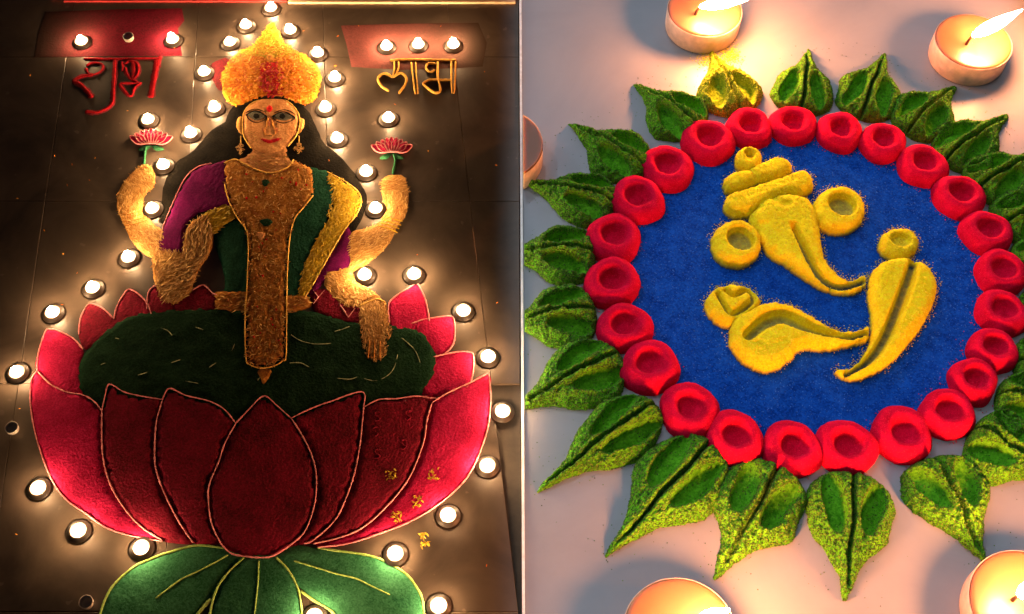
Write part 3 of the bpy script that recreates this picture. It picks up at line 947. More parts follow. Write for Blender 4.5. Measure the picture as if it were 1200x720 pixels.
# held lotus flowers
def held_lotus(cx, cy, w, h, stem, label):
    f = empty('lotus_flower', tuple(P(cx, cy)), label, 'flower', 'small lotuses in the raised hands')
    for k in range(9):
        t = k / 8 * 2 - 1
        tipx, tipy = cx + t * w, cy - h * (1 - 0.72 * abs(t) ** 1.6)
        bx, by = cx + t * w * 0.28, cy + h * 0.35
        nx, ny = -(tipy - by), tipx - bx
        l = math.hypot(nx, ny)
        nx, ny = nx / l * 4.2, ny / l * 4.2
        mx, my = (tipx * 0.5 + bx * 0.5), (tipy * 0.5 + by * 0.5)
        pp = patch('petal', [(bx, by), (mx - nx, my - ny), (tipx, tipy), (mx + nx, my + ny)], M['pink'], f, H=0.0022 + 0.0004 * (k % 2), edge=0.002, step=0.0022)
        ridge('petal_outline', [(bx, by), (mx - nx, my - ny), (tipx, tipy), (mx + nx, my + ny)], M['pinkline'], pp, z=0.0017, w=0.0006, h=0.0013, closed=True)
    for s in (-1, 1):
        patch('sepal', [(cx, cy + h * 0.5), (cx + s * w * 0.3, cy + h * 0.45), (cx + s * w * 0.62, cy + h * 0.85), (cx + s * w * 0.25, cy + h * 0.95)], M['leafg'], f, H=0.002, edge=0.002, step=0.0025)
    ridge('stem', stem, M['leafg'], f, z=0.0005, w=0.0014, h=0.0022)
    return f


held_lotus(177, 164, 25, 13, [(172, 171), (170, 180), (169, 194)], 'small pink lotus with wide green sepals held by the raised arm beside the purple sleeve')
held_lotus(459, 174, 24, 13, [(461, 181), (463, 188), (460, 205)], 'small pink lotus on a bare stem held by the raised arm beside the yellow sash')


# ------------------------------------------------------------------ the two words
def word(name, label, mat, mat2, strokes, z=0.0008, h=0.0022):
    w = empty(name, tuple(P(*strokes[0][0][0])), label, 'lettering')
    for s, wd in strokes:
        if mat2:
            ridge('stroke_dust', [(x + rng.uniform(-.6, .6), y + rng.uniform(-.6, .6)) for x, y in s], mat2, w, z=z, w=min(wd * 1.9, wd + 0.0018), h=0.0007, jit=0.2)
        st = ridge('stroke', s, mat, w, z=z, w=wd, h=h, jit=min(0.2, 0.0003 / wd))
    return w


word('lettering', 'red powder Devanagari word shubh below the dark red field', M['wordred'], M['maroon'], [
    ([(98, 69), (130, 69.5), (160, 69), (190, 69)], 0.0016),
    ([(101, 78), (109, 74), (120, 76), (119, 83), (110, 88), (103, 86), (101, 80)], 0.0015),
    ([(110, 88), (96, 90), (87, 95), (94, 99), (102, 107), (108, 115)], 0.0028),
    ([(135, 70), (134, 88), (133, 106), (132, 120), (126, 127), (114, 132), (100, 131)], 0.0024),
    ([(143, 72), (144, 80), (143, 84)], 0.0012),
    ([(146, 76), (152, 72), (161, 75), (162, 86), (155, 94), (149, 87), (147, 79)], 0.0017),
    ([(155, 94), (162, 98), (150, 98), (141, 99), (147, 108), (154, 113), (158, 103), (166, 97)], 0.0018),
    ([(156, 72), (157, 84), (155, 93)], 0.0028),
    ([(184, 70), (182, 85), (179, 100), (177, 115)], 0.0040),
    ([(188, 66), (184, 80)], 0.0026),
], z=0.0, h=0.0015)
word('lettering', 'gold powder Devanagari word labh below three tea lights in a row', M['gold'], None, [
    ([(457, 71), (480, 70), (505, 70.5), (535, 71)], 0.0014),
    ([(462, 72), (462, 82), (460, 91)], 0.0012),
    ([(467, 72), (467, 80), (464, 86)], 0.0011),
    ([(460, 91), (454, 87), (448, 87), (443, 93), (447, 101), (456, 107)], 0.0016),
    ([(460, 91), (469, 86), (476, 91), (475, 99), (470, 106), (467, 110)], 0.0015),
    ([(482, 73), (484, 91), (487, 111)], 0.0012),
    ([(487, 73), (488, 91), (490, 110)], 0.0011),
    ([(511, 75), (502, 75), (499, 80), (504, 85), (510, 82)], 0.0013),
    ([(513, 72), (513, 90), (516, 106), (509, 109), (498, 101), (496, 98), (504, 94), (515, 94), (529, 94)], 0.0014),
    ([(529, 72), (529, 92), (530, 110)], 0.0012),
    ([(534, 72), (533, 92), (532, 110)], 0.0011),
], z=0.0008)

# ------------------------------------------------------------------ tea lights on the dark floor
CUP_R, CUP_H = 0.0082, 0.0046
V, F = lathe([(0.0002, 0.0), (0.0126, 0.0), (0.0132, 0.0006), (0.0124, 0.0018), (CUP_R + 0.0010, CUP_H - 0.0004), (CUP_R + 0.0004, CUP_H), (CUP_R * 0.96, CUP_H - 0.0002), (CUP_R * 0.93, 0.0030)], 28)
cup_me = mesh_data('tea_light_cup', V, F, M['cup'])
V, F = lathe([(CUP_R * 0.93, 0.0036), (CUP_R * 0.8, 0.0039), (CUP_R * 0.4, 0.0036), (0.0003, 0.0034)], 28)
wax_me = mesh_data('tea_light_wax', V, F, M['wax'])
V, F = lathe([(0.0008, 0.0030), (0.0008, 0.0054), (0.0002, 0.0058)], 8)
wick_me = mesh_data('tea_light_wick', V, F, M['wick'])
V, F = lathe([(0.0002, 0.0056), (0.0027, 0.0063), (0.0041, 0.0078), (0.0044, 0.0094), (0.0039, 0.0110), (0.0025, 0.0124), (0.0002, 0.0134)], 14)
flame_me = mesh_data('tea_light_flame', V, F, M['flame'])


def tea_light(px, py, label):
    o = empty('tea_light', tuple(P(px, py, 0.006)[:2]) + (0.0004,), 'lit tea light ' + label, 'tea light', 'tea lights round the lotus drawing')
    rz = rng.uniform(0, 6.28)
    for n, me in (('cup', cup_me), ('wax', wax_me), ('wick', wick_me), ('flame', flame_me)):
        c = link(n, me, o)
        if n == 'flame':
            c.rotation_euler = (rng.normal(0, 0.05), rng.normal(0, 0.05), rz)
            c.scale = (1, 1, rng.uniform(0.92, 1.1))
    return o


for x, y, l in (
    (95, 47, 'on the outer end of the dark red field'), (202, 45, 'on the red field end facing the crown'),
    (288, 28, 'upper of two beside the yellow crown top, toward the red word'), (269, 48, 'lower of two beside the yellow crown top, toward the red word'),
    (239, 83, 'beside the red smear next to the crown'), (251, 125, 'where the orange crown meets the hair, toward the red word'),
    (223, 155, 'beside the long hair, toward the red word'), (173, 139, 'above the lotus with wide sepals'),
    (191, 192, 'between the long hair and the hand beside the purple sleeve'), (317, 8, 'directly above the crown tip by the mat'),
    (340, 34, 'beside the crown tip, toward the gold word'), (372, 61, 'at the crown shoulder, toward the gold word'),
    (392, 90, 'beside the widest part of the crown, toward the gold word'), (381, 125, 'where the orange crown meets the hair, toward the gold word'),
    (395, 161, 'beside the long hair, toward the gold word'), (453, 53, 'first of the row above the gold word, next to the crown'),
    (490, 51, 'middle one of the row above the gold word'), (531, 51, 'outer end of the row above the gold word'),
    (455, 137, 'above the lotus on a bare stem'), (178, 243, 'in the crook of the raised arm beside the purple sleeve'),
    (150, 300, 'under the elbow of the raised arm beside the purple sleeve'), (108, 336, 'above the small back petals, below that elbow'),
    (61, 365, 'above the tallest back petal by the tile joint'), (429, 200, 'between the hair and the bare stemmed lotus'),
    (440, 243, 'in the crook of the raised arm beside the yellow sash'), (427, 321, 'in the bend between both arms beside the sash'),
    (485, 320, 'just above the pointed back petal near the resting hand'), (543, 363, 'by the second back petal past the resting hand'),
    (19, 435, 'on bare tile by the tip of the dark outer petal'), (572, 417, 'above the pointed tip of the bright pink front petal'),
    (589, 481, 'beside the bright pink petal, next to the white strip'), (571, 545, 'at the lower curve of the bright pink petal near the strip'),
    (44, 571, 'at the lower curve of the dark outer petal'), (91, 621, 'below the dark outer petal on bare tile'),
    (165, 641, 'between the dark outer petal and the leaf lobe'), (525, 603, 'below the bright pink petal on bare tile'),
    (463, 648, 'touching the leaf lobe under the bright pink petal'), (514, 709, 'beside the outer edge of the leaf lobe near the strip'),
    (368, 722, 'in the notch between two leaf lobes'),
):
    tea_light(x, y, l)

V, F = lathe([(0.0002, 0.0), (0.0052, 0.0), (0.0066, 0.0016), (0.0072, 0.0075), (0.0066, 0.0078), (0.0058, 0.0030), (0.0022, 0.0018), (0.0002, 0.0017)], 24)
glass_me = mesh_data('glass_cup', V, F, M['glass'])
for x, y, l in ((151, 45, 'small empty clear glass cup on the dark red powder field'), (15, 503, 'small empty clear glass cup on tile beside the outer petal'),
                (102, 707, 'small empty clear glass cup on tile beside the leaf lobe')):
    o = link('glass_cup', glass_me, None, tuple(P(x, y, 0.004)[:2]) + (0.001,))
    o['label'] = l
    o['category'] = 'glass cup'
    o['group'] = 'small empty glass cups'

flakes('fallen_petals', [(20, 20), (590, 20), (600, 700), (8, 700)], 75, M['f_crown'], None, z=0.0006, length=0.003, width=0.001, lift=0.0006, kind='stuff',
       label='tiny scattered petal crumbs on the dark tiles', cat='petal crumbs')
flakes('petal_curl', [(490, 625), (503, 627), (504, 640), (494, 642)], 16, M['f_sari'], None, z=0.0006, length=0.006, width=0.0014, lift=0.0012,
       label='little pinch of golden petal strips on tile beside the bright pink petal', cat='petal crumbs')

# ------------------------------------------------------------------ blue medallion
MOUNDS = [(931, 140), (986, 148), (1037, 161), (1084, 188), (1127, 225), (1159, 267), (1176, 313), (1177, 361), (1167, 405), (1144, 441), (1114, 479), (1060, 503), (995, 518), (931, 520), (863, 507), (810, 475),
          (763, 424), (733, 378), (718, 325), (720, 273), (748, 228), (783, 191), (831, 160), (879, 144)]
MZ = 0.020
MW = np.array([P(x, y, MZ)[:2] for x, y in MOUNDS])
MC = MW.mean(0)


def px_of(p):
    """photograph pixel of a world point (only used to reuse the outline helpers)"""
    v = np.array((p[0], p[1], p[2] if len(p) > 2 else 0.0)) - CAM
    xc, yc, zc = v[0], v[1] * CT + v[2] * ST, -v[1] * ST + v[2] * CT
    return 600 + xc / -zc * DIST * 1000, 360 - yc / -zc * DIST * 1000


disc_poly = [px_of(MC + (p - MC) * 0.985) for p in MW]
disc = patch('blue_disc', disc_poly, M['blue'], H=0.003, edge=0.006, step=0.0042, zproj=0.0, amp=0.0003, ascale=0.01,
             label='round field of deep blue powder inside the ring of red mounds', cat='powder disc')

# grains (tiny octahedra) helper
OCT_V = np.array([(1, 0, 0), (-1, 0, 0), (0, 1, 0), (0, -1, 0), (0, 0, 1), (0, 0, -1)], float)
OCT_F = np.array([(0, 2, 4), (2, 1, 4), (1, 3, 4), (3, 0, 4), (2, 0, 5), (1, 2, 5), (3, 1, 5), (0, 3, 5)])


def grains_on(V, F, n, size, keep=None):
    a, b, c = V[F[:, 0]], V[F[:, 1]], V[F[:, 2]]
    ar = np.linalg.norm(np.cross(b - a, c - a), axis=1)
    k = rng.choice(len(F), n, p=ar / ar.sum())
    u, v = rng.uniform(0, 1, n), rng.uniform(0, 1, n)
    s = u + v > 1
    u[s], v[s] = 1 - u[s], 1 - v[s]
    p = a[k] + (b[k] - a[k]) * u[:, None] + (c[k] - a[k]) * v[:, None]
    if keep is not None:
        p = p[keep(p)]
        n = len(p)
    sz = size * rng.uniform(0.5, 1.25, n)
    ang = rng.uniform(0, 6.28, n)
    ca, sa = np.cos(ang), np.sin(ang)
    o = OCT_V[None] * sz[:, None, None] * np.array((1, 0.8, 0.9))
    x = o[..., 0] * ca[:, None] - o[..., 1] * sa[:, None]
    y = o[..., 0] * sa[:, None] + o[..., 1] * ca[:, None]
    o = np.stack([x, y, o[..., 2]], 2) + p[:, None, :]
    return o.reshape(-1, 3), (OCT_F[None] + (np.arange(n) * 6)[:, None, None]).reshape(-1, 3)


def scatter(name, V, F, n, size, mat, parent, wparent=True, **tags):
    gv, gf = grains_on(V, F, n, size)
    tags.setdefault('kind', 'stuff')
    return wobj(name, gv, gf, mat, parent, smooth=False, **tags) if wparent else link(name, mesh_data(name, gv, gf, mat, False), parent)


def world_mesh(o):
    n = len(o.data.vertices)
    V = np.zeros(n * 3, np.float32)
    o.data.vertices.foreach_get('co', V)
    V = V.reshape(-1, 3) + np.array(ORG[o.name])
    F = np.array([tuple(p.vertices) for p in o.data.polygons])
    return V, F


V, F = world_mesh(disc)
scatter('powder_grains', V, F, 9000, 0.0008, M['g_blue'], disc)


# red mounds with thumb dimples
def mound_mesh(seed):
    n, rings = 56, 34
    R, H = 0.0320, 0.0215
    prof = [(1.0, 0.0), (1.0, 0.10), (0.995, 0.25), (0.98, 0.42), (0.945, 0.58), (0.895, 0.72), (0.83, 0.84), (0.76, 0.925), (0.685, 0.98), (0.61, 1.0), (0.54, 0.97), (0.48, 0.87), (0.43, 0.72), (0.385, 0.55),
            (0.33, 0.41), (0.25, 0.32), (0.16, 0.28), (0.08, 0.265), (0.005, 0.26)]
    pr = catmull(prof, False, 0.055)
    r_ = random.Random(seed)
    ph = [r_.uniform(0, 6.28) for _ in range(4)]
    ox, oy = r_.uniform(-0.06, 0.06) * R, r_.uniform(-0.05, 0.05) * R
    V = []
    for r, z in pr:
        for i in range(n):
            a = 2 * math.pi * i / n
            out = 0.035 * math.sin(2 * a + ph[0]) + 0.03 * math.sin(3 * a + ph[1]) + 0.02 * math.sin(5 * a + ph[2])
            k = 1 + out * min(1, r * 1.3)
            f = max(0, 1 - r) ** 0.7
            V.append((r * R * k * math.cos(a) + ox * f, r * R * k * math.sin(a) + oy * f, z * H))
    V = np.array(V)
    F = []
    for k in range(len(pr) - 1):
        for i in range(n):
            j = (i + 1) % n
            F.append((k * n + i, k * n + j, (k + 1) * n + j, (k + 1) * n + i))
    top = V[:, 2] > 0.001
    V[top, 2] += (vnoise(V[top, 0] / 0.006, V[top, 1] / 0.006, seed) * 0.0011 + vnoise(V[top, 0] / 0.0026, V[top, 1] / 0.0026, seed + 3) * 0.0006)
    V[:, 0] += vnoise(V[:, 1] / 0.004, V[:, 2] / 0.004, seed + 9) * 0.0010
    V[:, 1] += vnoise(V[:, 0] / 0.004, V[:, 2] / 0.004, seed + 12) * 0.0010
    return mesh_data('red_mound', V, np.array(F), M['crimson']), V, np.array(F)


mv = []
for s in range(6):
    me, V, F = mound_mesh(40 + s)
    T = np.vstack([F[:, [0, 1, 2]], F[:, [0, 2, 3]]])
    gv, gf = grains_on(V, T, 700, 0.00055)
    mv.append((me, mesh_data('mound_grains', gv, gf, M['g_red'], False)))
for i, (w, (px, py)) in enumerate(zip(MW, MOUNDS)):
    me, gm = mv[i % 6]
    o = link('red_mound', me, None, (w[0], w[1], 0.0002))
    nb = (np.linalg.norm(MW[(i + 1) % 24] - w) + np.linalg.norm(MW[i - 1] - w)) / 2
    s = min(1.08, max(0.84, nb / 0.0595))
    o.scale = (s, s, rng.uniform(0.94, 1.05))
    o.rotation_euler = (0, 0, rng.uniform(0, 6.28))
    o['label'] = 'crimson powder mound with a thumb pressed dimple in the ring round the blue disc'
    o['category'] = 'powder mound'
    o['group'] = 'crimson mounds round the blue disc'
    g = link('powder_grains', gm, o)
    g['kind'] = 'stuff'

ga = []
for w in MW:
    a_, r_ = rng.uniform(0, 6.28, 70), rng.normal(0.0335, 0.0022, 70)
    ga.append(np.column_stack([w[0] + r_ * np.cos(a_), w[1] + r_ * np.sin(a_)]))
ga = np.vstack(ga)
z_ = rng.uniform(0.0004, 0.0009, len(ga))
zz = np.where(np.hypot(ga[:, 0] - MC[0], ga[:, 1] - MC[1]) < np.linalg.norm(MW - MC, axis=1).mean() - 0.012, 0.0031, 0.0006)
wobj('spilled_grains', (OCT_V[None] * z_[:, None, None] + np.column_stack([ga, zz])[:, None, :]).reshape(-1, 3), (OCT_F[None] + (np.arange(len(ga)) * 6)[:, None, None]).reshape(-1, 3),
     M['g_red'], None, smooth=False, kind='stuff', label='loose crimson powder grains spilled round the red mounds', cat='powder grains')

# ------------------------------------------------------------------ green leaves
_c = catmull([(0, .22), (.025, .46), (.07, .68), (.14, .87), (.22, .97), (.31, 1.0), (.40, .975), (.48, .89), (.55, .73), (.615, .54), (.68, .39), (.76, .27), (.85, .17), (.93, .09), (1.0, .02)], False, 0.01)
LU, LW = _c[:, 0], _c[:, 1]


def leaf_mesh(seed, sx=1.0, sy=1.0):
    """local x runs from base to tip, y across; two pressed hollows and a midrib groove"""
    r_ = random.Random(seed)
    Lx, Wy, H = 0.150, 0.051, 0.024
    nu, nv = 116, 75
    u = np.linspace(0, 1, nu)
    v = np.linspace(-1, 1, nv)
    U, Vv = np.meshgrid(u, v, indexing='ij')
    w = np.interp(U, LU, LW)
    curve = r_.uniform(-0.12, 0.12)
    y = Vv * w * Wy * (1 + 0.05 * np.sin(U * 9 + seed) + 0.04 * np.sin(U * 17 + 2 * seed)) + curve * Wy * (U ** 2.2)
    x = U * Lx
    hw = np.clip(w, 0, 1) ** 0.55
    endcap = np.clip(U / 0.10, 0, 1)
    endcap = np.sqrt(1 - (1 - endcap) ** 2)
    z = H * hw * (np.clip(1 - np.abs(Vv) ** 2.8, 0, 1)) ** 0.62 * endcap
    Y = Vv * w
    hollow = np.zeros(U.shape, bool)
    for sgn in (-1, 1):
        cu, cv = 0.300 + r_.uniform(-0.02, 0.02), sgn * (0.42 + r_.uniform(-0.02, 0.02))
        ru, rv = 0.235 * r_.uniform(0.94, 1.06), 0.30
        du = U - cu
        dv = Y - cv + sgn * du * 0.50
        r = np.sqrt((du / ru) ** 2 + (dv / rv) ** 2)
        z -= 0.74 * H * np.clip(1.3 - 1.3 * r ** 3.0, 0, 1)
        hollow |= r < 0.93
    gl = np.clip((0.94 - U) / 0.1, 0, 1) * np.clip(U / 0.03, 0, 1)
    wob = 0.02 * np.sin(U * 14 + seed)
    z += 0.14 * H * np.exp(-((np.abs(Y - wob) - 0.11) / 0.055) ** 2) * gl * hw
    z -= 0.70 * H * np.exp(-((Y - wob) / 0.050) ** 2) * gl * hw
    nz = (vnoise(x / 0.0045, y / 0.0045, seed) * 0.0040 + vnoise(x / 0.0021, y / 0.0021, seed + 7) * 0.0034) * np.where(hollow, 0.3, 1.0)
    z = np.maximum(z + nz * np.clip((1 - np.abs(Vv)) * 6, 0, 1), 0.0006)
    z[:, 0] = z[:, -1] = 0
    z[0, :] = 0
    z[-1, :] = 0
    y = y + vnoise(x / 0.004, z / 0.004, seed + 21) * 0.0026 * (np.abs(Vv) > 0.8) + vnoise(x / 0.014, Vv * 0.5, seed + 31) * 0.0040 * np.abs(Vv)
    V = np.stack([x * sx, y * sy, z], 2).reshape(-1, 3)
    idx = np.arange(nu * nv).reshape(nu, nv)
    F = np.stack([idx[:-1, :-1], idx[1:, :-1], idx[1:, 1:], idx[:-1, 1:]], 2).reshape(-1, 4)
    T = np.vstack([F[:, [0, 1, 2]], F[:, [0, 2, 3]]])
    hf = hollow.reshape(-1)
    rough = ~hf[T].all(1) | (rng.uniform(0, 1, len(T)) < 0.12)
    gv, gf = grains_on(V, T[rough], 5600, 0.0012)
    return V, F, gv, gf


GL = 'green powder leaf '
LEAVES = [  # base pixel, tip pixel, relative width, which one
    (866, 134, 832, 60, 1.0, 'yellower in tone, whose tip touches the peach candle'), (938, 133, 946, 58, 1.0, 'first after the peach candle leaf, toward the yellow candle'),
    (1008, 138, 1034, 62, 1.0, 'second after the peach candle leaf, toward the yellow candle'), (1062, 156, 1119, 100, 1.0, 'pointing at the yellow candle with leaning flame'),
    (1106, 190, 1184, 136, 1.0, 'just past the yellow candle with leaning flame'), (1143, 226, 1222, 178, 1.0, 'second past the yellow candle'), (1172, 268, 1262, 230, 1.0, ''),
    (1190, 318, 1290, 300, 1.0, ''), (1196, 372, 1300, 372, 1.0, ''), (1188, 424, 1295, 440, 1.0, ''), (1168, 462, 1275, 502, 1.0, ''), (1140, 502, 1240, 570, 1.0, ''),
    (1090, 536, 1150, 662, 1.0, 'whose tip touches a candle rim'), (998, 553, 993, 704, 1.0, 'midway between the two candles, straight tip'), (914, 546, 842, 682, 1.0, 'whose tip points at the pale wax candle'),
    (836, 518, 712, 654, 0.96, 'with a long thin tip, between pale wax candle and white strip'), (770, 474, 628, 574, 0.86, 'the longest one, tip just short of the white strip'),
    (728, 416, 596, 484, 1.0, 'cut by the white strip, beside the longest leaf'), (699, 366, 580, 380, 1.0, 'cut by the white strip, second from the longest leaf'),
    (698, 298, 582, 299, 1.0, 'cut by the white strip, third from the longest leaf'),
    (722, 242, 612, 216, 0.96, 'whose fine tip meets the white strip'), (758, 203, 665, 146, 1.0, 'between the strip and the peach candle, sharp tip on bare floor'), (818, 156, 745, 97, 1.0, 'next to the peach candle leaf, toward the strip'),
]
CUTX = 0.0146


def clip_strip(V):
    V = V.copy()
    V[:, 0] = np.maximum(V[:, 0], CUTX)
    return V


lv = []
yl = leaf_mesh(99)  # the leaf beside the candle gets a yellower colour
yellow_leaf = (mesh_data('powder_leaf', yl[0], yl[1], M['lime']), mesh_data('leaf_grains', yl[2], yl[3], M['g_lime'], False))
for k in range(6):
    V, F, gv, gf = leaf_mesh(70 + k)
    lv.append((mesh_data('powder_leaf', V, F, M['green']), mesh_data('leaf_grains', gv, gf, M['g_green'], False)))
for i, (bx, by, tx, ty, wd, lab) in enumerate(LEAVES):
    b, t = P(bx, by, 0.006), P(tx, ty, 0.002)
    d = t - b
    b = b - d / np.linalg.norm(d) * 0.000
    d = t - b
    L = math.hypot(d[0], d[1])
    ang = math.atan2(d[1], d[0])
    ws = wd * (0.94 if by > 480 else (0.84 if by > 215 else 0.82))
    if t[0] < CUTX + 0.004:                       # the strip cuts this one: its end stands flat against it
        V, F, gv, gf = leaf_mesh(170 + i, L / 0.150, ws)
        ca, sa = math.cos(ang), math.sin(ang)
        R = np.array(((ca, sa, 0), (-sa, ca, 0), (0, 0, 1)))
        V = V @ R + np.array((b[0], b[1], 0.0002))
        gv = gv @ R + np.array((b[0], b[1], 0.0002))
        keep = (V[F][:, :, 0] > CUTX).any(1)
        gk = (gv[gf][:, :, 0] > CUTX).all(1)
        o = wobj('powder_leaf', clip_strip(V), F[keep], M['green'])
        g = wobj('powder_grains', clip_strip(gv), gf[gk], M['g_green'], o, smooth=False)
    else:
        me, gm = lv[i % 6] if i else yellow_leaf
        o = link('powder_leaf', me, None, (b[0], b[1], 0.0002))
        o.rotation_euler = (0, 0, ang)
        o.scale = (L / 0.150, ws, rng.uniform(0.94, 1.06))
        g = link('powder_grains', gm, o)
    o['label'] = GL + (lab or 'with two pressed hollows in the run farthest from the white strip')
    o['category'] = 'powder leaf'
    o['group'] = 'green leaves round the red ring'
    g['kind'] = 'stuff'

# loose green grains spilled beside the leaves
V, F = [], []
pts = []
for (bx, by, tx, ty, wd, lab) in LEAVES:
    b, t = P(bx, by)[:2], P(tx, ty)[:2]
    for _ in range(60):
        s = rng.uniform(0.25, 1.06)
        side = rng.normal(0, 0.022)
        n = np.array((-(t - b)[1], (t - b)[0]))
        n /= np.linalg.norm(n)
        q = b + (t - b) * s + n * side
        if q[0] > 0.018:
            pts.append(q)
pts = np.array(pts)
sz = rng.uniform(0.0003, 0.0008, len(pts))
GV = (OCT_V[None] * sz[:, None, None] + np.column_stack([pts, sz])[:, None, :]).reshape(-1, 3)
GF = (OCT_F[None] + (np.arange(len(pts)) * 6)[:, None, None]).reshape(-1, 3)
wobj('spilled_grains', GV, GF, M['g_green'], None, smooth=False, kind='stuff', label='loose green powder grains spilled round the leaves', cat='powder grains')

glow_pts = []  # yellow grains stand in for the candle's glow on the floor
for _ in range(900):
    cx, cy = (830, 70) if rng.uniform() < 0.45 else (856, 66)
    glow_pts.append(P(cx + rng.normal(0, 7), cy + rng.normal(0, 6))[:2])
glow_pts = np.array(glow_pts)
sz = rng.uniform(0.0004, 0.0011, len(glow_pts))
GV = (OCT_V[None] * sz[:, None, None] + np.column_stack([glow_pts, sz * 0.7])[:, None, :]).reshape(-1, 3)
GF = (OCT_F[None] + (np.arange(len(glow_pts)) * 6)[:, None, None]).reshape(-1, 3)
wobj('yellow_glow', GV, GF, M['g_glow'], None, smooth=False, kind='stuff', label='yellow grains standing in for candle glow between the peach candle and its leaf', cat='powder grains')

# ------------------------------------------------------------------ yellow elephant headed figure
ele = empty('elephant_rangoli', tuple(P(950, 320)), 'yellow powder elephant headed figure of sculpted curls on the blue disc', 'rangoli')
ZB = 0.0028


def curl(name, poly, H=0.013, edge=0.012, parent=ele, n=900, **kw):
    H *= 1.3
    V, F = relief(poly, H, edge, kw.pop('step', 0.0019), z0=ZB, zbase=0.0022, zproj=kw.pop('zproj', ZB + H * 0.5), amp=kw.pop('amp', 0.0007), ascale=0.0036, rag=0.0011, **kw)
    o = wobj(name, V, F, M['yellow'], parent)
    scatter('powder_grains', V, F, int(n * 1.7), 0.0010, M['g_yellow'], o)
    # grains that rolled off the edge
    pl = catmull(poly, True, 2)
    k = rng.integers(0, len(pl), int(n * 0.45))
    q = np.array([P(*pl[i], ZB)[:2] for i in k]) + rng.normal(0, 0.0026, (len(k), 2))
    z_ = rng.uniform(0.0004, 0.0009, len(k))
    gv = (OCT_V[None] * z_[:, None, None] + np.column_stack([q, ZB + z_])[:, None, :]).reshape(-1, 3)
    gf = (OCT_F[None] + (np.arange(len(k)) * 6)[:, None, None]).reshape(-1, 3)
    wobj('rolled_grains', gv, gf, M['g_roll'], o, smooth=False, kind='stuff')
    return o


def ell(cx, cy, rx, ry, n=14, ang=0.0):
    ca, sa = math.cos(ang), math.sin(ang)
    return [(cx + rx * math.cos(2 * math.pi * i / n) * ca - ry * math.sin(2 * math.pi * i / n) * sa,
             cy + rx * math.cos(2 * math.pi * i / n) * sa + ry * math.sin(2 * math.pi * i / n) * ca) for i in range(n)]


HEAD = [(877, 256), (884, 244), (892, 236), (907, 230), (923, 227), (943, 231), (953, 240), (959, 256), (963, 277), (967, 300), (979, 319), (995, 328), (1013, 322), (1016, 332), (1006, 340), (995, 343), (979, 342), (958, 334),
        (937, 321), (920, 309), (904, 300), (894, 286), (887, 272)]
curl('head', HEAD, H=0.015, edge=0.015, n=1800, grooves=[([(928, 268), (939, 289), (952, 313), (968, 330), (989, 336), (1012, 329)], [0.0022, 0.0036, 0.0040, 0.0036, 0.003], 0.018),
                                                           ([(907, 236), (914, 242), (922, 243)], 0.003, 0.004), ([(895, 268), (905, 280), (912, 296)], 0.004, 0.003)])
curl('ear', ell(863, 285, 30, 27), H=0.014, edge=0.011, n=800, dimples=[(867, 283, 0.016, 0.018, 0.4, 0.0150)])
curl('ear', ell(983, 246, 31, 27), H=0.014, edge=0.011, n=800, dimples=[(986, 243, 0.017, 0.018, 0.2, 0.0150)])
curl('crown_tier', [(848, 240), (853, 229), (875, 221), (900, 213), (920, 206), (940, 201), (952, 208), (953, 220), (943, 227), (920, 229), (897, 239), (880, 250), (863, 254), (852, 248)], H=0.015, edge=0.011, n=900,
     grooves=[([(875, 232), (900, 222), (925, 214)], 0.004, 0.002)])
curl('crown_tier', [(847, 214), (857, 203), (873, 200), (890, 192), (910, 185), (926, 191), (928, 200), (913, 208), (888, 214), (870, 221), (853, 225)], H=0.014, edge=0.010, n=700,
     grooves=[([(878, 202), (884, 208), (886, 214)], 0.0025, 0.004)])
curl('crown_knob', ell(877, 187, 16.5, 13.5), H=0.014, edge=0.008, n=350, dimples=[(877.5, 184, 0.0068, 0.0075, 0, 0.0140)])
curl('body_knob', ell(1053, 286, 24, 18), H=0.012, edge=0.009, n=600, dimples=[(1054, 284, 0.0125, 0.0105, 0, 0.0100)])
curl('body', [(1018, 335), (1023, 316), (1038, 305), (1060, 302), (1083, 309), (1097, 326), (1099, 342), (1090, 366), (1074, 392), (1053, 416), (1034, 432), (1011, 442), (992, 443), (979, 433), (995, 430), (1010, 417), (1020, 397),
              (1021, 371), (1018, 350)], H=0.016, edge=0.013, n=1900, grooves=[([(1070, 310), (1060, 339), (1048, 371), (1034, 402), (1017, 424), (992, 438)], [0.0040, 0.0046, 0.0045, 0.0038, 0.0026], 0.019)])
curl('arm', [(854, 392), (861, 374), (879, 363), (900, 355), (926, 358), (950, 371), (974, 384), (995, 389), (1017, 383), (1017, 397), (995, 404), (968, 409), (941, 408), (929, 418), (910, 432), (889, 433), (868, 421), (857, 406)],
     H=0.015, edge=0.011, n=1600, grooves=[([(876, 397), (894, 381), (916, 374), (942, 385), (968, 393), (995, 396), (1014, 391)], [0.0040, 0.0062, 0.0062, 0.0042, 0.0030, 0.0022], 0.017)])
curl('hand', [(826, 355), (834, 341), (855, 334), (876, 337), (891, 350), (888, 360), (866, 376), (850, 382), (832, 371)], H=0.013, edge=0.010, n=700,
     grooves=[([(841, 347), (848, 360), (856, 370), (872, 362), (882, 352), (874, 343), (860, 349), (850, 344)], 0.0024, 0.014)])

# ------------------------------------------------------------------ big candles on the pale floor
BR, BH = 0.056, 0.034


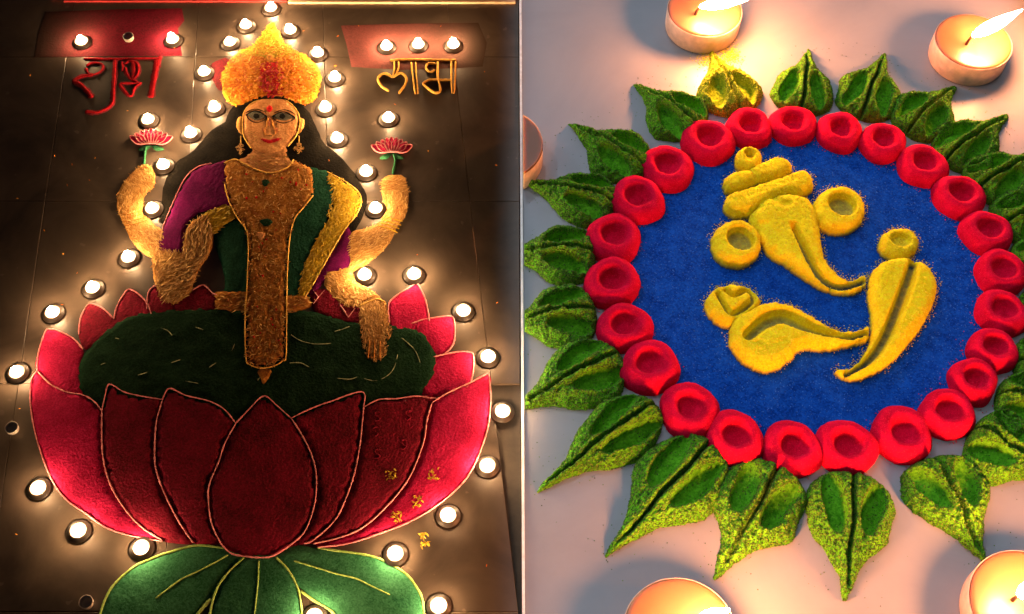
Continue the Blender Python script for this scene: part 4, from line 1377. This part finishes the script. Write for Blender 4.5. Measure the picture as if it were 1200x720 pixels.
def big_candle(px, py, label, flame_dir, wick_px, r=BR, h=BH, lit=True, flame_len=0.054):
    c = P(px, py, h)
    o = empty('candle', (c[0], c[1], 0.0002), label, 'candle', 'broad candles round the medallion')
    V, F = lathe([(0.001, 0.0), (r * 0.97, 0.0), (r * 0.985, 0.002), (r * 0.985, 0.005), (r, 0.006), (r, h - 0.0016), (r * 0.992, h - 0.0012), (r * 0.982, h - 0.0016), (r * 0.975, h - 0.006)], 72)
    link('cup', mesh_data('candle_cup', V, F, M['bigcup']), o)
    V, F = lathe([(r * 0.984, h - 0.0022), (r * 0.972, h - 0.0006), (r * 0.945, h + 0.0002), (r * 0.88, h + 0.0001), (r * 0.62, h - 0.0008), (r * 0.40, h - 0.0028), (r * 0.15, h - 0.0042), (0.0005, h - 0.0044)], 72)
    V = np.array(V)
    V[:, 2] += vnoise(V[:, 0] / 0.02, V[:, 1] / 0.02, int(px)) * 0.0007
    link('wax', mesh_data('candle_wax', V, F, M['bigwax']), o)
    w = P(wick_px[0], wick_px[1], h) - c
    wx, wy = w[0], w[1]
    dx, dy = flame_dir
    V, F = lathe([(0.0022, h - 0.006), (0.0019, h + 0.004), (0.0016, h + 0.010), (0.0005, h + 0.012)], 10, lean=lambda z: (wx + dx * 0.3 * max(0, z - h), wy + dy * 0.3 * max(0, z - h)))
    link('wick', mesh_data('candle_wick', V, F, M['wick']), o)
    if lit:
        b = h + 0.010
        L = flame_len
        prof = [(0.0004, 0), (0.0052, 0.10), (0.0085, 0.24), (0.0094, 0.38), (0.0085, 0.55), (0.0060, 0.72), (0.0030, 0.88), (0.0003, 1.0)]
        V, F = lathe([(rr, b + t * L) for rr, t in prof], 20, lean=lambda z: (wx + dx * (z - b) + dx * 0.004, wy + dy * (z - b)))
        link('flame', mesh_data('candle_flame', V, F, M['bigflame']), o)
    return o


big_candle(826, 11, 'broad peach candle with a white flame behind the leaf nearest the crown knob', (0.95, -0.80), (815, 15), r=0.0505)
big_candle(1141, 48, 'broad yellow lit candle with a leaning flame beyond the leaf tips', (0.85, -0.10), (1133, 50), r=0.0505)
big_candle(797, 742, 'broad candle with pale wax below the long pointed leaf, near the white strip', (0.45, 0.0), (812, 738))
big_candle(1203, 708, 'broad candle touching the tip of a leaf away from the white strip', (0.25, -0.05), (1188, 702))

# the candle that the white strip cuts through
c = P(583, 168, BH)
n = 40
xcut = 0.0142 - c[0]
V, F = [], []
a0 = math.acos(max(-1, min(1, xcut / BR)))
arc = [(BR * math.cos(t), BR * math.sin(t)) for t in np.linspace(-a0, a0, n)]
for z in (0.0, BH):
    V += [(c[0] + x, c[1] + y, z + 0.0002) for x, y in arc]
F = [(i, i + 1, n + i + 1, n + i) for i in range(n - 1)] + [tuple(range(n, 2 * n)), (0, n, 2 * n - 1, n - 1)]
cutc = empty('candle', (c[0] + BR * 0.8, c[1], 0.0002), 'cut sliver of a peach candle standing against the white strip', 'candle', 'broad candles round the medallion')
wobj('wax', V, F, M['bigwax'], cutc, smooth=False)
V = [(c[0] + x * 1.012, c[1] + y * 1.012, z) for z in (0.0002, BH * 0.9) for x, y in arc]
F = [(i, i + 1, n + i + 1, n + i) for i in range(n - 1)]
wobj('cup', V, F, M['bigcup'], cutc)

# the poured drawing lies thin on the tiles
fig.scale.z = 0.5
lotus.scale.z = 0.6
leaf.scale.z = 0.5
